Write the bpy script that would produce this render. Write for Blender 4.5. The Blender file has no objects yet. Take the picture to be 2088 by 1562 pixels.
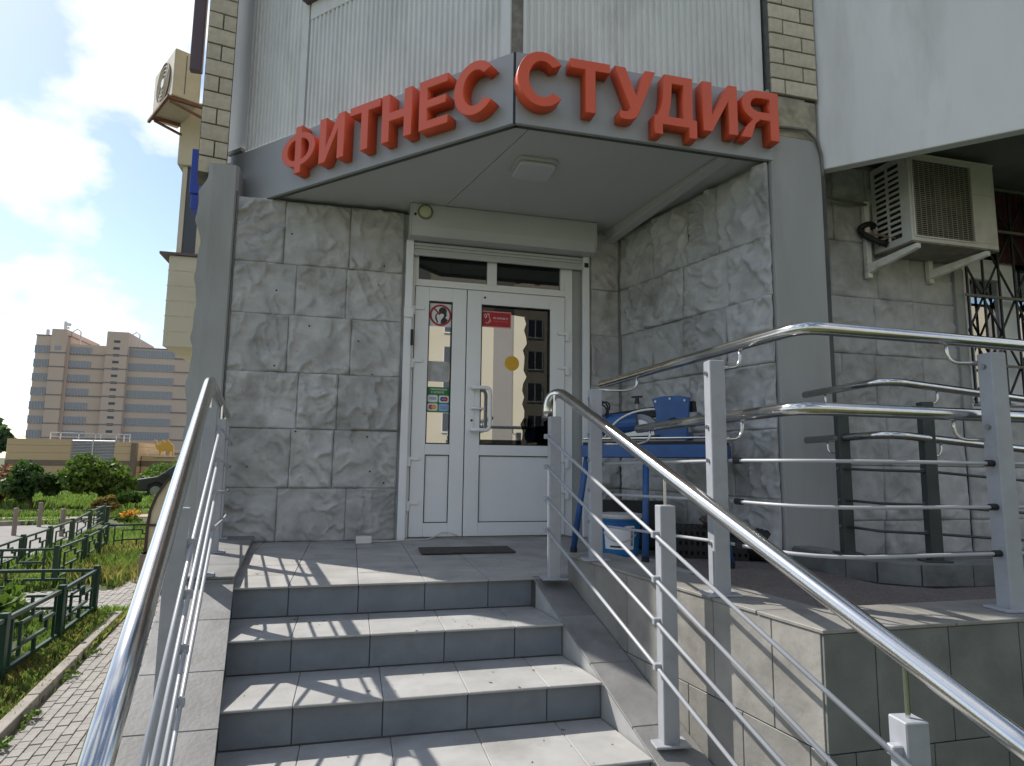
import bpy, bmesh, math, random
import numpy as np
from mathutils import Vector, Matrix
random.seed(7)
rng = np.random.default_rng(11)
SC = bpy.context.scene
COL = SC.collection
# ------------------------------------------------------------------ camera, sky, sun, exposure
YAW, PITCH, ROLL = math.radians(14.079), math.radians(7.159), math.radians(0.697)
cam_d = bpy.data.cameras.new('camera')
cam = bpy.data.objects.new('camera', cam_d); COL.objects.link(cam)
cam_d.sensor_width = 36; cam_d.lens = 1294.26 / 2088 * 36
cam_d.clip_start = .05; cam_d.clip_end = 3000
fw = Vector((math.sin(YAW)*math.cos(PITCH), math.cos(YAW)*math.cos(PITCH), math.sin(PITCH)))
rt = Vector((math.cos(YAW), -math.sin(YAW), 0)); up = rt.cross(fw)
r2 = rt*math.cos(ROLL) + up*math.sin(ROLL); u2 = up*math.cos(ROLL) - rt*math.sin(ROLL)
m = Matrix((r2, u2, -fw)).transposed().to_4x4(); m.translation = (0, 0, .6113)
cam.matrix_world = m
SC.camera = cam

SUN_DIR = Vector((-.700, .714, 0))          # horizontal direction towards the sun
SUN_EL = math.radians(45)
ts = Vector((SUN_DIR.x*math.cos(SUN_EL), SUN_DIR.y*math.cos(SUN_EL), math.sin(SUN_EL))).normalized()
sun_d = bpy.data.lights.new('sun', 'SUN'); sun_d.energy = 4.0; sun_d.angle = math.radians(.5)
sun_d.color = (1, .95, .87)
sun = bpy.data.objects.new('sun', sun_d); COL.objects.link(sun)
sun.rotation_euler = ts.to_track_quat('Z', 'Y').to_euler(); sun.location = (-8, 8, 12)

W = bpy.data.worlds.new('World'); SC.world = W; W.use_nodes = True
nt = W.node_tree; nt.nodes.clear()
def N(t, typ, **kw):
    n = t.nodes.new(typ)
    for k, v in kw.items(): setattr(n, k, v)
    return n
out = N(nt, 'ShaderNodeOutputWorld'); bg = N(nt, 'ShaderNodeBackground'); bg.inputs[1].default_value = .115
sky = N(nt, 'ShaderNodeTexSky', sky_type='NISHITA', sun_disc=False)
sky.sun_elevation = SUN_EL; sky.sun_rotation = math.atan2(ts.x, ts.y); sky.air_density = 1.0; sky.dust_density = .5; sky.ozone_density = .7
tc = N(nt, 'ShaderNodeTexCoord')
mp = N(nt, 'ShaderNodeMapping'); mp.inputs['Scale'].default_value = (1, 1, 1.5); mp.inputs['Location'].default_value = (7.7, 3.1, .8)
n1 = N(nt, 'ShaderNodeTexNoise'); n1.inputs['Scale'].default_value = 4.0; n1.inputs['Detail'].default_value = 9; n1.inputs['Roughness'].default_value = .52
rp = N(nt, 'ShaderNodeValToRGB'); rp.color_ramp.elements[0].position = .50; rp.color_ramp.elements[1].position = .585
mx = N(nt, 'ShaderNodeMix', data_type='RGBA'); mx.inputs[7].default_value = (6.6, 6.8, 7.0, 1)
L = nt.links.new
L(tc.outputs['Generated'], mp.inputs[0]); L(mp.outputs[0], n1.inputs['Vector']); L(n1.outputs[0], rp.inputs[0])
L(rp.outputs[0], mx.inputs[0]); L(sky.outputs[0], mx.inputs[6]); L(mx.outputs[2], bg.inputs[0]); L(bg.outputs[0], out.inputs[0])
SC.view_settings.view_transform = 'Standard'; SC.view_settings.look = 'None'
SC.view_settings.exposure = .62; SC.view_settings.gamma = 1; SC.view_settings.use_curve_mapping = False
SC.render.engine = 'CYCLES'
SC.cycles.max_bounces = 8; SC.cycles.transparent_max_bounces = 12

# ------------------------------------------------------------------ materials
MATS = {}
def M(name, col, rough=.75, metal=0., var=.16, scale=5., bump=0., bscale=60., rnd=0., stain=None, sscale=2., spec=.4, detail=6, stretch=None):
    if name in MATS: return MATS[name]
    mt = bpy.data.materials.new(name); mt.use_nodes = True
    t = mt.node_tree; b = t.nodes['Principled BSDF']
    b.inputs['Roughness'].default_value = rough; b.inputs['Metallic'].default_value = metal
    b.inputs['Specular IOR Level'].default_value = spec
    c = N(t, 'ShaderNodeTexCoord'); src = c.outputs['Object']
    if stretch:
        mpn = N(t, 'ShaderNodeMapping'); mpn.inputs['Scale'].default_value = stretch
        t.links.new(src, mpn.inputs[0]); src = mpn.outputs[0]
    n = N(t, 'ShaderNodeTexNoise'); n.inputs['Scale'].default_value = scale; n.inputs['Detail'].default_value = detail
    t.links.new(src, n.inputs['Vector'])
    mr = N(t, 'ShaderNodeMapRange'); mr.inputs[1].default_value = .3; mr.inputs[2].default_value = .7
    mr.inputs[3].default_value = 1-var; mr.inputs[4].default_value = 1+var
    t.links.new(n.outputs[0], mr.inputs[0]); val = mr.outputs[0]
    if rnd:
        oi = N(t, 'ShaderNodeObjectInfo'); m2 = N(t, 'ShaderNodeMapRange')
        m2.inputs[3].default_value = 1-rnd; m2.inputs[4].default_value = 1+rnd
        t.links.new(oi.outputs['Random'], m2.inputs[0])
        mu = N(t, 'ShaderNodeMath', operation='MULTIPLY'); t.links.new(val, mu.inputs[0]); t.links.new(m2.outputs[0], mu.inputs[1]); val = mu.outputs[0]
    vm = N(t, 'ShaderNodeVectorMath', operation='SCALE'); vm.inputs[0].default_value = col[:3]
    t.links.new(val, vm.inputs['Scale']); colout = vm.outputs[0]
    if stain:
        n3 = N(t, 'ShaderNodeTexNoise'); n3.inputs['Scale'].default_value = sscale; n3.inputs['Detail'].default_value = 8; n3.inputs['Roughness'].default_value = .62
        t.links.new(src, n3.inputs['Vector'])
        r3 = N(t, 'ShaderNodeMapRange'); r3.inputs[1].default_value = .5; r3.inputs[2].default_value = .74
        t.links.new(n3.outputs[0], r3.inputs[0])
        mm = N(t, 'ShaderNodeMix', data_type='RGBA'); mm.inputs[7].default_value = (*stain, 1)
        t.links.new(r3.outputs[0], mm.inputs[0]); t.links.new(colout, mm.inputs[6]); colout = mm.outputs[2]
    t.links.new(colout, b.inputs['Base Color'])
    if bump:
        n2 = N(t, 'ShaderNodeTexNoise'); n2.inputs['Scale'].default_value = bscale; n2.inputs['Detail'].default_value = 5
        t.links.new(src, n2.inputs['Vector'])
        bp = N(t, 'ShaderNodeBump'); bp.inputs['Strength'].default_value = bump; bp.inputs['Distance'].default_value = .01
        t.links.new(n2.outputs[0], bp.inputs['Height']); t.links.new(bp.outputs[0], b.inputs['Normal'])
    MATS[name] = mt
    return mt
def glassmat(name, tint, refl, dark=None, rough=0.0, trans=1.0):
    mt = bpy.data.materials.new(name); mt.use_nodes = True; t = mt.node_tree; t.nodes.clear()
    o = N(t, 'ShaderNodeOutputMaterial'); g = N(t, 'ShaderNodeBsdfGlossy'); g.inputs['Roughness'].default_value = rough
    g.inputs['Color'].default_value = (.95, .95, .95, 1)
    if dark is not None:
        tr = N(t, 'ShaderNodeBsdfDiffuse'); tr.inputs['Color'].default_value = (*dark, 1)
    else:
        tr = N(t, 'ShaderNodeBsdfTransparent'); tr.inputs['Color'].default_value = (*tint, 1)
    lw = N(t, 'ShaderNodeLayerWeight'); lw.inputs[0].default_value = .25
    mr = N(t, 'ShaderNodeMapRange'); mr.inputs[3].default_value = refl; mr.inputs[4].default_value = 1
    mxs = N(t, 'ShaderNodeMixShader')
    t.links.new(lw.outputs['Fresnel'], mr.inputs[0]); t.links.new(mr.outputs[0], mxs.inputs[0])
    t.links.new(tr.outputs[0], mxs.inputs[1]); t.links.new(g.outputs[0], mxs.inputs[2]); t.links.new(mxs.outputs[0], o.inputs[0])
    return mt
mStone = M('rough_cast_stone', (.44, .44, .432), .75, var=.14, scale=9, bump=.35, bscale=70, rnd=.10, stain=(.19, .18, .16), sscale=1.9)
mSmooth = M('painted_concrete', (.34, .345, .335), .75, var=.1, scale=2.5, bump=.1, bscale=90, stain=(.27, .27, .255), sscale=3, stretch=(1, 1, .25))
mCore = M('dark_mortar', (.09, .09, .085), .9, var=.2)
mGrout = M('grey_grout', (.17, .17, .17), .9)
mRib = M('ribbed_white_concrete', (.70, .70, .69), .75, var=.09, scale=3, bump=.15, bscale=120, stain=(.56, .55, .53), sscale=4, stretch=(1, 1, .35))
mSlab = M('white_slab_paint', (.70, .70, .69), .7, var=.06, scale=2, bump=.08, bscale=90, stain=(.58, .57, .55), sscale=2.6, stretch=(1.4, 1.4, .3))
mBrick = M('cream_brick', (.54, .485, .375), .85, var=.12, scale=18, bump=.4, bscale=90, rnd=.09)
mMort = M('brick_mortar', (.13, .125, .12), .9, var=.2, scale=20)
mFascia = M('grey_composite_panel', (.32, .33, .34), .42, var=.04, scale=2, spec=.5)
mSoff = M('grey_soffit_panel', (.50, .505, .51), .55, var=.03, scale=2)
mRed = M('red_acrylic', (.70, .095, .030), .42, var=.05, scale=4, spec=.5)
mPVC = M('white_pvc', (.78, .79, .80), .35, var=.03, scale=3, spec=.5)
mBox = M('shutter_paint', (.50, .505, .51), .4, var=.05, scale=3, spec=.5)
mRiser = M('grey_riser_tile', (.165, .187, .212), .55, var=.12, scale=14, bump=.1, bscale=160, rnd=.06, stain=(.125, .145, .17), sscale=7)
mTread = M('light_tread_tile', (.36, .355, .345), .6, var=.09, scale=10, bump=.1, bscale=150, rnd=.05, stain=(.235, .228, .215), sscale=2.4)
mCheek = M('cheek_slate_tile', (.195, .193, .19), .6, var=.16, scale=8, bump=.15, bscale=60, rnd=.1, stain=(.14, .135, .125), sscale=5)
mLand = M('landing_tile', (.34, .33, .315), .65, var=.14, scale=6, bump=.08, bscale=120, rnd=.05, stain=(.24, .23, .215), sscale=3.5)
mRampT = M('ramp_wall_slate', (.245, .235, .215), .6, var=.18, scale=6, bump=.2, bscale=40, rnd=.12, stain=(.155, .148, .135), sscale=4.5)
mRampF = M('ramp_rubble_floor', (.155, .13, .115), .9, var=.35, scale=70, bump=.4, bscale=140, stain=(.22, .2, .18), sscale=2.5)
mSteel = M('stainless_steel', (.62, .61, .59), .17, 1, var=.06, scale=4, bump=.02, bscale=200, stretch=(6, 6, 1))
mPost = M('grey_post_paint', (.33, .345, .375), .4, var=.06, scale=6, spec=.5, stain=(.27, .28, .3), sscale=8)
mPostD = M('dark_green_post_paint', (.045, .055, .052), .5, var=.25, scale=8)
mRod = M('grey_rod_paint', (.38, .39, .41), .35, var=.06, spec=.5)
mBolt = M('steel_bolt', (.4, .4, .4), .3, 1, var=.1)
mBlack = M('black_plastic', (.015, .015, .016), .5, var=.2)
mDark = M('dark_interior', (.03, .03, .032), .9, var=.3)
mBlue = M('blue_machine_paint', (.025, .085, .25), .42, var=.14, scale=9, spec=.5, stain=(.03, .11, .28), sscale=9)
mBlueB = M('blue_bucket_plastic', (.015, .13, .32), .4, var=.08)
mWhiteL = M('white_print', (.72, .72, .72), .5, var=.03)
mAC = M('ac_cream_enamel', (.68, .67, .62), .42, var=.06, scale=5, stain=(.54, .51, .44), sscale=4)
mACold = M('ac_aged_enamel', (.48, .43, .33), .6, var=.1)
mWire = M('grille_wire', (.33, .31, .26), .5, var=.1)
mBrkt = M('bracket_paint', (.72, .71, .66), .5, var=.1, stain=(.38, .28, .17), sscale=6)
mGrn = M('green_fence_paint', (.006, .035, .022), .4, var=.2, spec=.5)
mBlkBar = M('grille_black_paint', (.022, .026, .024), .5, var=.3)
mKerb = M('concrete_kerb', (.26, .235, .205), .85, var=.2, scale=9, bump=.25)
mPav = M('grey_paver', (.27, .255, .235), .85, var=.12, scale=15, bump=.2, bscale=120, rnd=.09)
mPavBed = M('paver_bed_sand', (.17, .15, .12), .95, var=.2, scale=20)
mSoil = M('lawn_soil', (.055, .07, .025), .95, var=.4, scale=4)
mAsph = M('pale_asphalt', (.22, .21, .20), .9, var=.12, scale=3, bump=.1)
mPink = M('pink_paving', (.38, .27, .23), .9, var=.1)
mBeige = M('beige_siding', (.58, .535, .42), .6, var=.05, scale=2)
mBeigeD = M('aged_beige_panel', (.58, .51, .38), .6, var=.12, scale=3, stain=(.42, .35, .25), sscale=5, stretch=(3, 3, .5))
mBrown = M('dark_brown_metal', (.05, .038, .032), .5, var=.15)
mPurp = M('purple_brown_metal', (.13, .09, .10), .45, var=.1)
mPlinth = M('plinth_concrete', (.23, .19, .155), .9, var=.2, scale=6)
mPark = M('parking_pinkish_panel', (.58, .44, .35), .8, var=.05, scale=.2)
mParkB = M('parking_brown_band', (.25, .2, .2), .8, var=.08)
mParkW = M('parking_louvre', (.34, .335, .35), .6, var=.1)
mPod = M('podium_sand_panel', (.55, .41, .25), .8, var=.06, scale=.4)
mPodB = M('podium_brown_band', (.2, .15, .115), .8, var=.08)
mWhiteM = M('white_railing_paint', (.6, .6, .6), .5, var=.05)
mCamel = M('camel_yellow', (.62, .36, .06), .55, var=.05)
mLeaf = [M('leaf_mid', (.095, .16, .03), .6, var=.35, scale=1.5, rnd=.05), M('leaf_dark', (.045, .095, .022), .6, var=.35, scale=1.5), M('leaf_red', (.14, .07, .04), .7, var=.3, scale=2), M('leaf_olive', (.16, .13, .035), .7, var=.3, scale=3), M('leaf_far', (.075, .12, .05), .8, var=.3, scale=.6)]
mGrass = M('grass_blades', (.125, .19, .05), .7, var=.45, scale=1.3)
mGrassY = M('dry_grass_blades', (.24, .225, .085), .7, var=.4, scale=1.5)
mFlow = M('orange_petals', (.7, .3, .03), .6)
mBark = M('bark', (.1, .075, .05), .9, var=.3)
mCar = M('dark_grey_car_paint', (.045, .047, .045), .25, .3, var=.05, spec=.6)
mRub = M('rubber', (.02, .02, .02), .8)
mCream = M('opposite_cream_render', (.60, .54, .42), .8, var=.04, scale=.3)
mTaupe = M('opposite_grey_render', (.27, .25, .235), .8, var=.04, scale=.3)
mOppW = M('opposite_window_glass', (.06, .07, .09), .2, var=.2, scale=.4)
mCurt = M('maroon_curtain', (.055, .012, .012), .8, var=.3, scale=6)
mWood = M('raw_wood', (.36, .27, .17), .8, var=.15)
mMat = M('door_mat_rubber', (.065, .057, .05), .95, var=.25, scale=40, bump=.3, bscale=200)
mLamp = M('lamp_diffuser', (.55, .55, .58), .4, var=.03)
mYel = M('yellow_vinyl', (.72, .40, .03), .5, var=.03)
mRedV = M('red_vinyl', (.45, .02, .03), .5, var=.03)
mPinkV = M('pink_vinyl', (.75, .3, .3), .5, var=.03)
mGrnV = M('green_vinyl', (.03, .20, .05), .5, var=.1)
mBlueV = M('blue_vinyl', (.03, .07, .40), .5, var=.05)
mPaleV = M('pale_blue_vinyl', (.28, .42, .66), .5, var=.08)
mOrV = M('orange_vinyl', (.75, .33, .04), .5, var=.05)
mRedW = M('dark_red_vinyl', (.40, .03, .06), .5, var=.03)
mBlkV = M('black_vinyl', (.03, .03, .032), .5, var=.1)
for mt_, f_ in [(q, .35) for q in mLeaf] + [(mGrass, .45), (mGrassY, .45), (mFlow, .3)]:
    t_ = mt_.node_tree; b_ = t_.nodes['Principled BSDF']; o_ = [n for n in t_.nodes if n.type == 'OUTPUT_MATERIAL'][0]
    tl_ = N(t_, 'ShaderNodeBsdfTranslucent'); src_ = b_.inputs['Base Color'].links[0].from_socket
    sc_ = N(t_, 'ShaderNodeVectorMath', operation='MULTIPLY'); sc_.inputs[1].default_value = (1.3, 1.35, .9); t_.links.new(src_, sc_.inputs[0]); t_.links.new(sc_.outputs[0], tl_.inputs[0])
    ms_ = N(t_, 'ShaderNodeMixShader'); ms_.inputs[0].default_value = f_
    t_.links.new(b_.outputs[0], ms_.inputs[1]); t_.links.new(tl_.outputs[0], ms_.inputs[2]); t_.links.new(ms_.outputs[0], o_.inputs[0])
gGlass = glassmat('clear_glass', (.5, .52, .52), .01)
gFilm = glassmat('mirror_film', (.3, .3, .3), .5, dark=(.16, .145, .12), rough=.012)
gWin = glassmat('window_glass', (.3, .32, .32), .45)
gTrans = glassmat('dark_transom_glass', (.2, .22, .23), .06, dark=(.02, .023, .024), rough=.02)

# ------------------------------------------------------------------ mesh builder
class MB:
    def __init__(s): s.v = []; s.f = []
    def add(s, vs, fs):
        o = len(s.v); s.v += [tuple(map(float, p)) for p in vs]; s.f += [tuple(i+o for i in f) for f in fs]; return s
    def box(s, a, b):
        x0, y0, z0 = a; x1, y1, z1 = b
        return s.add([(x0,y0,z0),(x1,y0,z0),(x1,y1,z0),(x0,y1,z0),(x0,y0,z1),(x1,y0,z1),(x1,y1,z1),(x0,y1,z1)],
                     [(0,3,2,1),(4,5,6,7),(0,1,5,4),(1,2,6,5),(2,3,7,6),(3,0,4,7)])
    def obox(s, c, size, yaw=0, M3=None):
        R = M3 if M3 is not None else Matrix.Rotation(yaw, 3, 'Z')
        hx, hy, hz = [k/2 for k in size]; c = Vector(c)
        vs = [c + R @ Vector((sx*hx, sy*hy, sz*hz)) for sz in (-1,1) for sx, sy in ((-1,-1),(1,-1),(1,1),(-1,1))]
        return s.add(vs, [(0,3,2,1),(4,5,6,7),(0,1,5,4),(1,2,6,5),(2,3,7,6),(3,0,4,7)])
    def prism(s, plan, z0, z1):      # plan polygon ccw; z0, z1 scalars or per-vertex lists
        n = len(plan)
        a = z0 if isinstance(z0, (list, tuple)) else [z0]*n; b = z1 if isinstance(z1, (list, tuple)) else [z1]*n
        vs = [(p[0], p[1], a[i]) for i, p in enumerate(plan)] + [(p[0], p[1], b[i]) for i, p in enumerate(plan)]
        return s.add(vs, [tuple(range(n-1, -1, -1)), tuple(range(n, 2*n))] + [(i, (i+1) % n, n+(i+1) % n, n+i) for i in range(n)])
    def extr(s, pts, d):             # polygon (3d pts) extruded by vector d
        n = len(pts); d = Vector(d)
        vs = [Vector(p) for p in pts] + [Vector(p)+d for p in pts]
        return s.add(vs, [tuple(range(n-1, -1, -1)), tuple(range(n, 2*n))] + [(i, (i+1) % n, n+(i+1) % n, n+i) for i in range(n)])
    def tube(s, path, r, seg=10, cap=True):
        P = [Vector(p) for p in path]; n = len(P); rs = r if isinstance(r, (list, tuple)) else [r]*n
        rings = []; prev = None
        for i in range(n):
            t = (P[min(i+1, n-1)] - P[max(i-1, 0)]).normalized()
            if prev is None:
                a = t.cross(Vector((0, 0, 1)))
                if a.length < 1e-3: a = t.cross(Vector((1, 0, 0)))
            else: a = prev - t*prev.dot(t)
            a.normalize(); b = t.cross(a); prev = a
            rings.append([P[i] + (a*math.cos(2*math.pi*k/seg) + b*math.sin(2*math.pi*k/seg))*rs[i] for k in range(seg)])
        vs = [q for g in rings for q in g]; fs = []
        for i in range(n-1):
            for k in range(seg):
                fs.append((i*seg+k, i*seg+(k+1) % seg, (i+1)*seg+(k+1) % seg, (i+1)*seg+k))
        if cap: fs += [tuple(range(seg-1, -1, -1)), tuple(range((n-1)*seg, n*seg))]
        return s.add(vs, fs)
    def bar(s, a, b, w, h=None, upv=(0, 0, 1)):
        a = Vector(a); b = Vector(b); h = h or w; t = (b-a).normalized(); u = Vector(upv)
        x = t.cross(u)
        if x.length < 1e-3: x = t.cross(Vector((1, 0, 0)))
        x.normalize(); z = x.cross(t)
        vs = [p + x*sx*w/2 + z*sz*h/2 for p in (a, b) for sx, sz in ((-1,-1),(1,-1),(1,1),(-1,1))]
        return s.add(vs, [(0,1,2,3),(7,6,5,4),(0,4,5,1),(1,5,6,2),(2,6,7,3),(3,7,4,0)])
    def lathe(s, prof, c=(0, 0, 0), seg=20):
        vs = []; n = len(prof)
        for r, z in prof:
            for k in range(seg): vs.append((c[0]+r*math.cos(2*math.pi*k/seg), c[1]+r*math.sin(2*math.pi*k/seg), c[2]+z))
        fs = [(i*seg+k, i*seg+(k+1) % seg, (i+1)*seg+(k+1) % seg, (i+1)*seg+k) for i in range(n-1) for k in range(seg)]
        fs += [tuple(range(seg-1, -1, -1)), tuple(range((n-1)*seg, n*seg))]
        return s.add(vs, fs)
def rootloc(p):
    v = Vector((0, 0, 0))
    while p is not None: v += p.location; p = p.parent
    return v
def build(name, mb, mat, parent=None, bevel=0., smooth=False, label=None):
    off = rootloc(parent)
    me = bpy.data.meshes.new(name)
    me.from_pydata([(x-off.x, y-off.y, z-off.z) for x, y, z in mb.v], [], mb.f)
    bm = bmesh.new(); bm.from_mesh(me); bmesh.ops.recalc_face_normals(bm, faces=bm.faces); bm.to_mesh(me); bm.free()
    if smooth: me.polygons.foreach_set('use_smooth', [True]*len(me.polygons))
    me.materials.append(mat)
    o = bpy.data.objects.new(name, me); COL.objects.link(o)
    if parent is not None: o.parent = parent
    if bevel:
        md = o.modifiers.new('bevel', 'BEVEL'); md.width = bevel; md.segments = 1 if bevel < .004 else 2; md.limit_method = 'ANGLE'
    if label: o['label'] = label
    return o
def thing(name, label, cat, loc=(0, 0, 0), group=None):
    o = bpy.data.objects.new(name, None); COL.objects.link(o); o.location = loc; o.empty_display_size = .1
    o['label'] = label; o['category'] = cat
    if group: o['group'] = group
    return o
def tag(o, label, cat, group=None):
    o['label'] = label; o['category'] = cat
    if group: o['group'] = group
    return o
def struct(name, mb, mat, **kw):
    o = build(name, mb, mat, **kw); o['kind'] = 'structure'; return o
def stuff(o): o['kind'] = 'stuff'; return o
def inst(o, name, loc, parent):      # another object on the same mesh
    c = o.copy(); c.name = name; COL.objects.link(c); c.parent = parent; c.location = Vector(loc) - rootloc(parent); return c
def copy_tree(o, parent=None):
    c = o.copy(); COL.objects.link(c)
    if parent is not None: c.parent = parent
    for ch in list(o.children): copy_tree(ch, c)
    return c
def bez(a, b, c, n=6): return [Vector(a)*(1-t)**2 + Vector(b)*2*t*(1-t) + Vector(c)*t*t for t in [i/n for i in range(n+1)]]

# numpy gradient-free value noise
_T = rng.random(65536)
def vnoise(x, y, z=0.):
    x = np.asarray(x, float); y = np.asarray(y, float)
    xi = np.floor(x).astype(int); yi = np.floor(y).astype(int); xf = x-xi; yf = y-yi
    xf = xf**3*(xf*(xf*6-15)+10); yf = yf**3*(yf*(yf*6-15)+10); s = int(z*7919)
    h = lambda a, b: _T[(a*374761393 + b*668265263 + s*97531) & 65535]
    return (h(xi,yi)*(1-xf)+h(xi+1,yi)*xf)*(1-yf) + (h(xi,yi+1)*(1-xf)+h(xi+1,yi+1)*xf)*yf
def fbm(x, y, z, o=4):
    a = .5; s = 0.
    for i in range(o): s = s + a*(vnoise(x, y, z+i*.37)-.5); x = x*2.03+1.7; y = y*2.03-3.1; a *= .5
    return s
_seed = [0]
def relief(w, h, nx, nz, amp):
    """chiselled / folded face of one cast stone: heights on an nx x nz grid"""
    _seed[0] += 1; sd = _seed[0]*1.37
    u = np.linspace(0, w, nx+1); v = np.linspace(0, h, nz+1); U, V = np.meshgrid(u, v, indexing='ij')
    a = rng.uniform(0, math.pi); ca, sa = math.cos(a), math.sin(a)
    wu = U + .16*fbm(U*5, V*5, sd+3); wv = V + .16*fbm(U*5+9, V*5, sd+5)
    p = wu*ca + wv*sa; q = -wu*sa + wv*ca
    big = fbm(wu*4.5, wv*4.5, sd, 2)*1.7
    K = 6; sx = rng.uniform(0, w, K); sz = rng.uniform(0, h, K); gx = rng.normal(0, 2.2, K); gz = rng.normal(0, 2.2, K); c0 = rng.uniform(-.2, .45, K)
    d = np.stack([(wu-sx[k])**2+(wv-sz[k])**2 for k in range(K)]); pl = np.stack([c0[k]+gx[k]*(wu-sx[k])+gz[k]*(wv-sz[k]) for k in range(K)])
    wt = np.exp(-d/.0016); fac = (wt*pl).sum(0)/(wt.sum(0)+1e-9)
    rg = lambda x, y, z: 1-np.abs(2*vnoise(x, y, z)-1)
    m1 = np.clip(fbm(U*4.5, V*4.5, sd+11, 2)*5+.5, 0, 1); m2 = np.clip(fbm(U*4.5+7, V*4.5, sd+12, 2)*5+.5, 0, 1)
    folds = m1*(.95*(rg(p*5, q*15, sd+8)**2.5-.25)) + (1-m1)*m2*(.85*(rg(q*6+3, p*17, sd+9)**2.5-.25)) + m2*.26*(rg(p*9+4, q*33, sd+10)**2-.3)
    H = .42 + .62*big + .55*np.clip(fac, -.8, .8) + folds + .07*fbm(U*32, V*32, sd+13, 2)
    e = np.minimum(np.minimum(U, w-U), np.minimum(V, h-V)); f = np.clip(e/.013, 0, 1); f = f*f*(3-2*f)
    return U, V, (np.clip(H, -.15, 1.7)*f + (.34+.3*(np.clip(H, -.15, 1.2)-.34))*(1-f))*amp
def stone_panel(parent, org, ud, nd, w, h, amp=.04, res=.0115, name='stone_panel', mat=None, lip=.012):
    """rough stone in the vertical plane through org, along ud (plan), bulging along nd; gap built in"""
    amp *= rng.uniform(.62, 1.25); g = .0011; w2 = w-2*g; h2 = h-2*g
    nx = max(6, int(w2/res)); nz = max(6, int(h2/res)); U, V, H = relief(w2, h2, nx, nz, amp)
    o = np.array(org, float); ud = np.array([ud[0], ud[1], 0]); nd = np.array([nd[0], nd[1], 0])
    P = o + (U[..., None]+g)*ud + np.array([0, 0, 1])*(V[..., None]+g) + (H[..., None]+.002)*nd
    n1_, n2_ = nx+1, nz+1; mb = MB()
    idx = np.arange(n1_*n2_).reshape(n1_, n2_)
    fs = np.stack([idx[:-1, :-1], idx[1:, :-1], idx[1:, 1:], idx[:-1, 1:]], -1).reshape(-1, 4)
    vs = P.reshape(-1, 3)
    border = list(idx[:, 0]) + list(idx[-1, 1:]) + list(idx[-2::-1, -1]) + list(idx[0, -2:0:-1])
    back = vs[border] - nd*lip; nb = len(border); o2 = len(vs)
    fs = [tuple(f) for f in fs.tolist()] + [(int(border[i]), int(border[(i+1) % nb]), o2+(i+1) % nb, o2+i) for i in range(nb)]
    mb.v = [tuple(p) for p in vs.tolist()+back.tolist()]; mb.f = fs
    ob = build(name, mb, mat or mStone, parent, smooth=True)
    return ob

G = -1.05
# ================================================================== GROUND
b = MB().box((-400, -300, G-.4), (400, 900, G-.03)); struct('ground', b, mSoil)
# brick pavement bed along the building and the branch path
b = MB().prism([(-.6,-3),(-1.1,5.2),(-1.2,12.2),(-3.35,12.2),(-2.86,9.3),(-6.5,9.35),(-6.5,8.15),(-2.55,8.1),(-2.25,7.5),(-1.92,4.0),(-1.7,-3)][::1], G-.05, G-.012)
pav = struct('pavement', b, mPavBed)
def leftline(y):
    pts = [(-3,-1.60),(4.0,-1.88),(7.7,-2.28),(8.0,-2.55),(9.3,-2.83),(12.2,-3.32)]
    for (y0, x0), (y1, x1) in zip(pts, pts[1:]):
        if y <= y1: return x0 + (x1-x0)*(y-y0)/(y1-y0)
    return pts[-1][1]
cand = []
PL_, PW_ = .105, .066
for j in range(-10, 100):
    for i in range(-90, 0):
        s = i*PW_; y = 2.6 + (j+.5*(i % 2))*PL_
        x = s - .12*(y-4)*.9 - .8
        if y < 2.2 or y > 12.1: continue
        main = leftline(y)+.06 < x < (-.62-.09*y if y < 5.2 else -1.3) and not (y > 9.1 and x > -2.6)
        branch = -6.4 < x <= leftline(y)+.06 and 8.2 < y < 9.28
        if main or branch: cand.append((x, y, math.hypot(x, y) + (0 if y > 4.0 and x < -1.12 else 100)))
cand.sort(key=lambda c: c[2])
yawp = math.atan(.108)
pmesh = MB().obox((0, 0, 0), (PW_-.005, PL_-.005, .05), yawp)
rest = MB(); first = None
for k, (x, y, d) in enumerate(cand):
    z = G-.026 + random.uniform(-.003, .003)
    if k < 290:
        if first is None:
            first = build('paver', pmesh, mPav, pav, bevel=.004); first.location = (x, y, z)
        else: inst(first, 'paver', (x, y, z), pav)
    else: rest.obox((x, y, z), (PW_-.006, PL_-.006, .05), yawp)
stuff(build('far_pavers', rest, mPav, pav))
# kerb stones of the flower bed
kb = thing('kerb', 'low concrete kerb edging the grass strip beside the paved path', 'kerb', (-2.0, 5, G))
kp = [Vector((x-.10+.012*max(0,y-4), y, 0)) for x, y in ((-1.50,-2.2),(-1.60,1.4),(-1.66,2.4),(-1.74,3.4),(-1.83,4.3),(-1.94,5.2),(-2.05,6.1),(-2.16,6.95),(-2.25,7.75))]
for a, c in zip(kp, kp[1:]):
    t = (c-a).normalized()*.004
    build('kerb_stone', MB().bar(a+t+Vector((0,0,G-.01+random.uniform(-.004,.004))), c-t+Vector((0,0,G-.01)), .08, .14), mKerb, kb, bevel=.008)
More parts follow.
